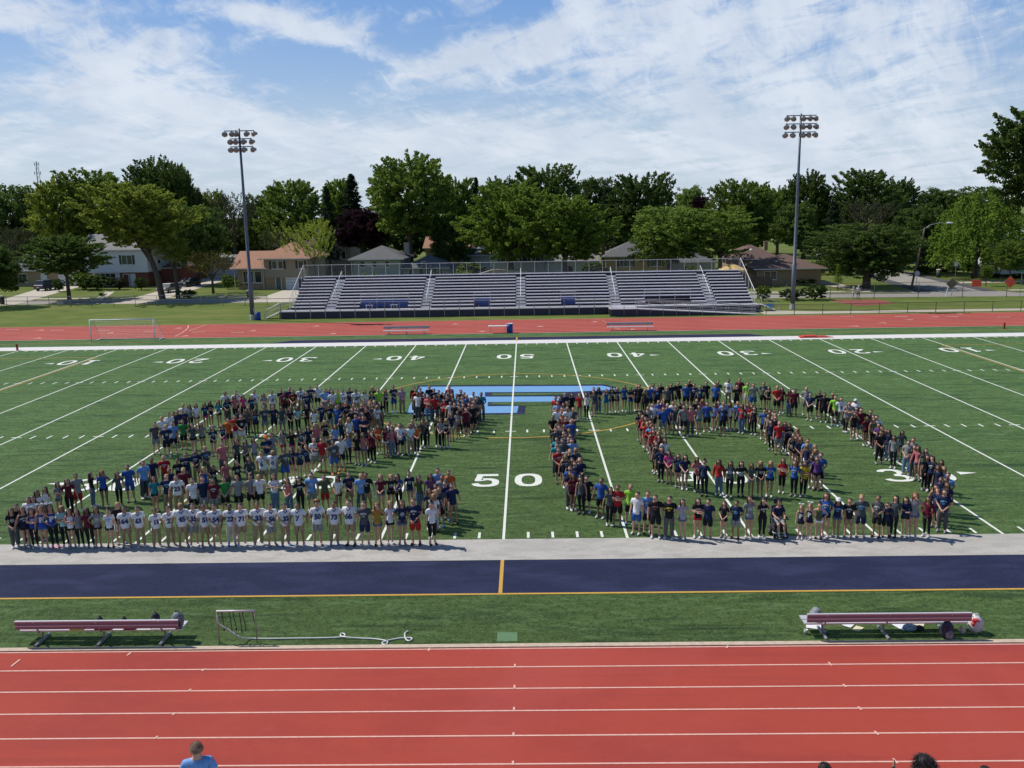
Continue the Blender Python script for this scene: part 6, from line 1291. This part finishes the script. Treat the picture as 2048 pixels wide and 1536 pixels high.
crowd_row(RH, *CROP_F, """1105,365,d,w,D;1155,330,d,w,K;1215,305,y,b!,K;1250,300,d,pu,K;1265,370,b,b,G,s;1305,335,y,b,K,s;1365,310,b,w,K;1395,350,b,dg,G,s;1475,350,d,g,K,s;1455,310,B,k,K;1545,355,b,p,D,s;1605,290,y,k,K;1630,350,B,g*,T,k;1665,290,R,p,K;1715,320,b,b,K,s;1790,335,D,lb+,K,k;1830,310,B,r,K;1875,350,b,n*,K,s;1885,310,b,lb,K;1945,330,B,w,K;2025,315,y,lb,K,s""")
crowd_row(RH, *CROP_G, """455,360,B,r+,J,k;515,350,B,g,K;560,365,B,r,L,kx;590,390,D,k,L;200,325,B,k,K;255,335,b,lb,K""")
RI = "0's inner left side"
crowd_row(RI, *CROP_F, """1020,420,D,n*,K,k;1065,400,D,k,K;1110,362,b,g,D;1050,455,Y,r,K;1080,470,B,r,K;1120,510,Y,g,K;1140,545,R,lb,K;1165,570,B,r,R;1190,600,R,r,K;1215,660,B,m,K;1270,690,B,w,K;1185,700,B,dg^,L;1240,780,D,n^,L;1150,600,B,r,K;1215,620,Y,r,K;1095,520,Y,r,R;1200,730,B,k,K""")
# the 300 nearest stand as people of their own; the rest are one far crowd
ORD = ['', 'second', 'third', 'fourth', 'fifth', 'sixth', 'seventh', 'eighth', 'ninth', 'tenth', 'eleventh', 'twelfth', 'thirteenth', 'fourteenth', 'fifteenth', 'sixteenth']
def describe(p):
    d = p['d']; cn = CL[d['s']][0]; g_ = 'hoodie' if d['long'] else ('uniform' if d['s'] in ('nu', 'bu') else 'top')
    pr = d['pr']
    if d['s'] == 'j': s = 'white football jersey'+(' %s' % pr[1:] if pr else '')
    elif pr and pr[0] == '#': s = '%s number %s top' % (cn, pr[1:-1])
    elif pr and pr[0] == '@': s = '%s %s lettered P' % (cn, g_)
    else: s = ({'+': 'white printed ', '*': 'blue printed ', '!': 'printed ', '%': 'yellow printed '}[pr[0]] if pr else 'plain ')+'%s %s' % (cn, g_)
    return 'person in %s and %s' % (s, BC[d['b']][0])
PLACED.sort(key=lambda p: p['pos'][1]); NEAR = PLACED[:297]; FAR = PLACED[297:]
byl = {}
for p in NEAR: p['lab'] = describe(p); byl.setdefault((p['lab'], p['where']), []).append(p)
for (lab, wh), L in byl.items():
    L.sort(key=lambda p: p['u'])
    for i, p in enumerate(L):
        if len(L) == 1: p['full'] = '%s, %s' % (lab, wh)
        elif i == 0: p['full'] = '%s, leftmost such, %s' % (lab, wh)
        else: p['full'] = '%s, %s such, %s' % (lab, ORD[i] if i < 16 else 'late', wh)
def yaw_to_cam(p, amt):
    dx, dy = CAMP.x-p['pos'][0], CAMP.y-p['pos'][1]; return math.atan2(dx, -dy)+amt
for p in NEAR:
    d, rnd = p['d'], p['rnd']; bme, sk, parts = make_parts(d, rnd); s = p['h']/1.745; wd = s*rnd.uniform(1.0, 1.16)
    o = addp(bme, 'person', None, [sk, m_eye]); o.location = (p['pos'][0], p['pos'][1], .008); o.scale = (wd, wd, s)
    o.rotation_euler = (rnd.uniform(-.03, .06), rnd.uniform(-.035, .035), yaw_to_cam(p, (1.2 if 't' in d['opt'] else rnd.uniform(-.38, .38)))); tag(o, p['full'], 'person', 'students standing in the shape of the number 20')
    for me, nm, mats_, kids in parts:
        q = addp(me, nm, o, mats_)
        for km, kn, _ in kids: k_ = bpy.data.objects.new(kn, km); COL.objects.link(k_); k_.parent = q
# far crowd, joined
def arr(me):
    co = np.empty(len(me.vertices)*3); me.vertices.foreach_get('co', co); return co.reshape(-1, 3)
VV, LV, LT, MI = [], [], [], []; mlist = []; nv = 0
def midx(m):
    if m not in mlist: mlist.append(m)
    return mlist.index(m)
def push(me, M3, loc, mats_):
    global nv
    co = arr(me)@M3.T+loc; VV.append(co); a = np.empty(len(me.loops), dtype=np.int32); me.loops.foreach_get('vertex_index', a); LV.append(a+nv)
    t_ = np.empty(len(me.polygons), dtype=np.int32); me.polygons.foreach_get('loop_total', t_); LT.append(t_)
    mi = np.zeros(len(me.polygons), dtype=np.int32); me.polygons.foreach_get('material_index', mi); lut = np.array([midx(m) for m in mats_]); MI.append(lut[np.minimum(mi, len(lut)-1)]); nv += len(co)
rndx = random.Random(3); extra = []
for (a, b_, n) in (((1000, 0), (0, 0), 0),): pass
for p in list(FAR):      # people standing just behind the ones whose heads show
    if rndx.random() < .30 and p['where'] in (R6, R9, RE, RG): 
        q = dict(p); q['pos'] = (p['pos'][0]+rndx.uniform(-.35, .35), p['pos'][1]+rndx.uniform(.5, .8)); q['rnd'] = rndx; q['h'] = 1.55; q['d'] = dict(p['d'], s=rndx.choice(['n', 'k', 'w', 'g', 'r', 'b', 'dg']), pr=None); extra.append(q)
for p in FAR+extra:
    d, rnd = p['d'], p['rnd']; bme, sk, parts = make_parts(d, rnd); s = p['h']/1.745; a = yaw_to_cam(p, rnd.uniform(-.38, .38)); wd = s*rnd.uniform(1.0, 1.16)
    M3 = np.array([[math.cos(a)*wd, -math.sin(a)*wd, 0], [math.sin(a)*wd, math.cos(a)*wd, 0], [0, 0, s]]); loc = np.array([p['pos'][0], p['pos'][1], .008])
    push(bme, M3, loc, [sk, m_eye])
    for me, nm, mats_, kids in parts:
        push(me, M3, loc, mats_)
        for km, kn, _ in kids: push(km, M3, loc, [km.materials[0]])
V = np.concatenate(VV); Lv = np.concatenate(LV); Lt = np.concatenate(LT); Mi = np.concatenate(MI)
me = bpy.data.meshes.new('crowd'); me.vertices.add(len(V)); me.vertices.foreach_set('co', V.ravel()); me.loops.add(len(Lv)); me.loops.foreach_set('vertex_index', Lv); me.polygons.add(len(Lt))
me.polygons.foreach_set('loop_start', np.concatenate([[0], np.cumsum(Lt)[:-1]]).astype(np.int32)); me.polygons.foreach_set('loop_total', Lt)
for m in mlist: me.materials.append(m)
me.polygons.foreach_set('material_index', Mi); me.update(); me.polygons.foreach_set('use_smooth', [True]*len(Lt))
o = bpy.data.objects.new('crowd', me); COL.objects.link(o); tag(o, 'farther rows of students in mixed tees closing the top of the 2 and the 0', 'crowd', kind='stuff')
print('people', len(PLACED), 'far', len(FAR), 'extra', len(extra))
# wheelchair student
g_ = G(1360+1340/6.827, 1071); r = empty('wheelchair', (g_.x, g_.y, 0)); tag(r, "black power wheelchair in the 0's front row", 'wheelchair')
for s in (-1, 1):
    t = MB(); t.lathe([(.17, -.04), (.17, .04)], (s*.27, .12, .17), 16, 'x'); w_o = t.build('wheel', m_tyre, r, True); t = MB(); t.lathe([(.08, -.05), (.08, .05)], (s*.27, .12, .17), 10, 'x'); t.build('hub', m_rim, w_o)
    t = MB(); t.lathe([(.10, -.03), (.10, .03)], (s*.22, -.30, .10), 12, 'x'); t.build('caster', m_tyre, r, True)
    t = MB(); t.box(s*.27-.035, s*.27+.035, -.22, .18, .66, .72); t.box(s*.27-.02, s*.27+.02, .1, .14, .42, .66); t.build('armrest', m_bblk, r, bevel=.01)
t = MB(); t.box(-.24, .24, -.22, .28, .18, .38); t.build('base', m_bblk, r, bevel=.03); t = MB(); t.box(-.24, .24, -.22, .24, .42, .50); t.build('seat', m_bblk, r, bevel=.02)
t = MB(); t.box(-.22, .22, .22, .30, .50, 1.10); t.build('backrest', m_bblk, r, bevel=.03); t = MB(); t.box(-.15, .15, .20, .27, 1.16, 1.36); t.tube([(0, .27, 1.1), (0, .25, 1.2)], .02, 6); t.build('headrest', m_bblk, r, bevel=.03)
t = MB(); t.box(-.18, .18, -.50, -.30, .10, .13); t.tube([(-.12, -.22, .4), (-.12, -.42, .12)], .018, 6); t.tube([(.12, -.22, .4), (.12, -.42, .12)], .018, 6); t.build('footrest', m_bblk, r)
# seated body grown on a bent skeleton
N = [(0, .06, .60, .12), (0, .08, .78, .105), (0, .09, .92, .115), (0, .08, 1.02, .09), (0, .05, 1.11, .045), (0, .03, 1.17, .06), (0, .02, 1.23, .082), (0, .03, 1.29, .078), (0, .035, 1.33, .045)]; E_ = [(i, i+1) for i in range(8)]
for s in (-1, 1):
    b = len(N); N += [(s*.14, .07, 1.03, .048), (s*.22, .02, .82, .036), (s*.16, -.20, .76, .028), (s*.12, -.26, .76, .030)]; E_ += [(3, b), (b, b+1), (b+1, b+2), (b+2, b+3)]
    for i in range(4): c = len(N); N += [(s*(.09+i*.018), -.31, .765, .010), (s*(.09+i*.018), -.34, .755, .008)]; E_ += [(b+3, c), (c, c+1)]
    c = len(N); N.append((s*.15, -.27, .80, .010)); E_.append((b+3, c))
    b = len(N); N += [(s*.09, -.02, .57, .078), (s*.10, -.34, .54, .055), (s*.10, -.40, .30, .038), (s*.10, -.41, .18, .032), (s*.11, -.52, .155, .028)]; E_ += [(0, b)]+[(b+i, b+i+1) for i in range(4)]
me = skin_mesh(N, E_); me.materials.clear(); me.materials.append(SKN[1]); o = bpy.data.objects.new('person', me); COL.objects.link(o); o.location = (g_.x, g_.y, .01); tag(o, "seated person in navy tee in the power wheelchair, 0's front row", 'person')
def sub(N, E_, nm, m): q = skin_mesh(N, E_); q.materials.clear(); q.materials.append(m); c = bpy.data.objects.new(nm, q); COL.objects.link(c); c.parent = o; return c
sub([(0, .06, .60, .138), (0, .08, .80, .125), (0, .09, .94, .13), (0, .08, 1.03, .10), (-.15, .07, 1.03, .06), (-.21, .03, .88, .056), (.15, .07, 1.03, .06), (.21, .03, .88, .056)], [(0, 1), (1, 2), (2, 3), (3, 4), (4, 5), (3, 6), (6, 7)], 'shirt', CM_['n'])
sub([(0, .06, .57, .13), (-.09, -.04, .57, .095), (-.10, -.30, .545, .08), (.09, -.04, .57, .095), (.10, -.30, .545, .08)], [(0, 1), (1, 2), (0, 3), (3, 4)], 'shorts', CM_['g'])
sub([(-.10, -.40, .30, .046), (-.10, -.41, .19, .04)], [(0, 1)], 'sock', SHO[0]); sub([(.10, -.40, .30, .046), (.10, -.41, .19, .04)], [(0, 1)], 'sock', SHO[0])
for s in (-1, 1): t = MB(); t.ball((s*.11, -.47, .17), (.045, .11, .045), 10, 6); t.build('shoe', SHO[0], o, True)
h_ = bpy.data.objects.new('hair', HM['short'].copy()); COL.objects.link(h_); h_.data.materials[0] = HC['d']; h_.parent = o; h_.location = (0, .03, -.345)
# crutches
p0 = G(640+565/6.0235, 900+260/6.0235, 1.68); c_ = 0
for k in (-1, 1):
    t = MB(); x = k*.34; t.tube([(x-.02, 0, .0), (x-.05, 0, .55), (x-.06, .0, 1.25)], .014, 6); t.tube([(x+.01, 0, .3), (x+.06, 0, .8), (x+.05, 0, 1.25)], .012, 6); t.box(x-.09, x+.08, -.025, .025, 1.25, 1.29); o = t.build('crutch', m_alu); o.location = (p0.x, p0.y-.12, 0.01); tag(o, 'silver crutch under the %s arm of the person in black, 2\'s second row' % ('left' if k > 0 else 'right'), 'crutch')
# ------------------------------------------------------------------ onlookers on the near deck and the two people at the far fence
def single(label, pos, h, yaw, tok, z=0.0, wide=1.05, seed=1, hk=None):
    rnd = random.Random(seed); d = spec_of(tok, rnd); d.update({'hk': hk} if hk else {}); bme, sk, parts = make_parts(d, rnd); s = h/1.745; o = addp(bme, 'person', None, [sk, m_eye]); o.location = (pos[0], pos[1], z); o.scale = (s*wide, s*wide, s); o.rotation_euler = (0, 0, yaw); tag(o, label, 'person')
    for me, nm, mats_, kids in parts:
        q = addp(me, nm, o, mats_)
        for km, kn, _ in kids: k_ = bpy.data.objects.new(kn, km); COL.objects.link(k_); k_.parent = q
    return o
ZK = 1.905
for (lab, u, v, h, yaw, tok, wide, hk) in [('person in light blue tee seen from behind at the bottom edge, looking left', 391, 1480, 1.80, math.pi+.25, ('e', 'lb', 'H', 's'), 1.06, 'cropped'), ('person with big black hair at the bottom right edge, only hair showing', 1850, 1508, 1.68, math.pi, ('D', 'k', 'J', 's'), 1.12, 'big'),
                                       ('person with smooth black hair at the bottom edge, left of the big haired one', 1650, 1523, 1.62, math.pi, ('D', 'n', 'J', 's'), 1.05, 'sleek'), ('person with dark hair just showing at the bottom right corner', 1972, 1529, 1.70, math.pi, ('d', 'g', 'H', 's'), 1.0, 'cropped')]:
    P = G(u, v, ZK+h*(1.03 if hk == 'big' else 1)); single(lab, P, h, yaw, tok, ZK, wide, u, hk)
P = G(1792, 1528, ZK+1.88); single('person at the bottom edge raising one hand beside the big black hair', (P.x+.17, P.y-.05), 1.66, math.pi, ('D', 'w', 'J', 'rk'), ZK, 1.0, 9)
single('person in white cap and white polo at the far fence, left of two', G(1706, 598), 1.62, 1.1, ('Y', 'w', 'W', 'aq'), .01, 1.15, 5); single('person in white polo and grey shorts at the far fence, right of two', G(1716, 598), 1.75, -.3, ('y', 'w', 'G', 'aq'), .01, 1.15, 6)
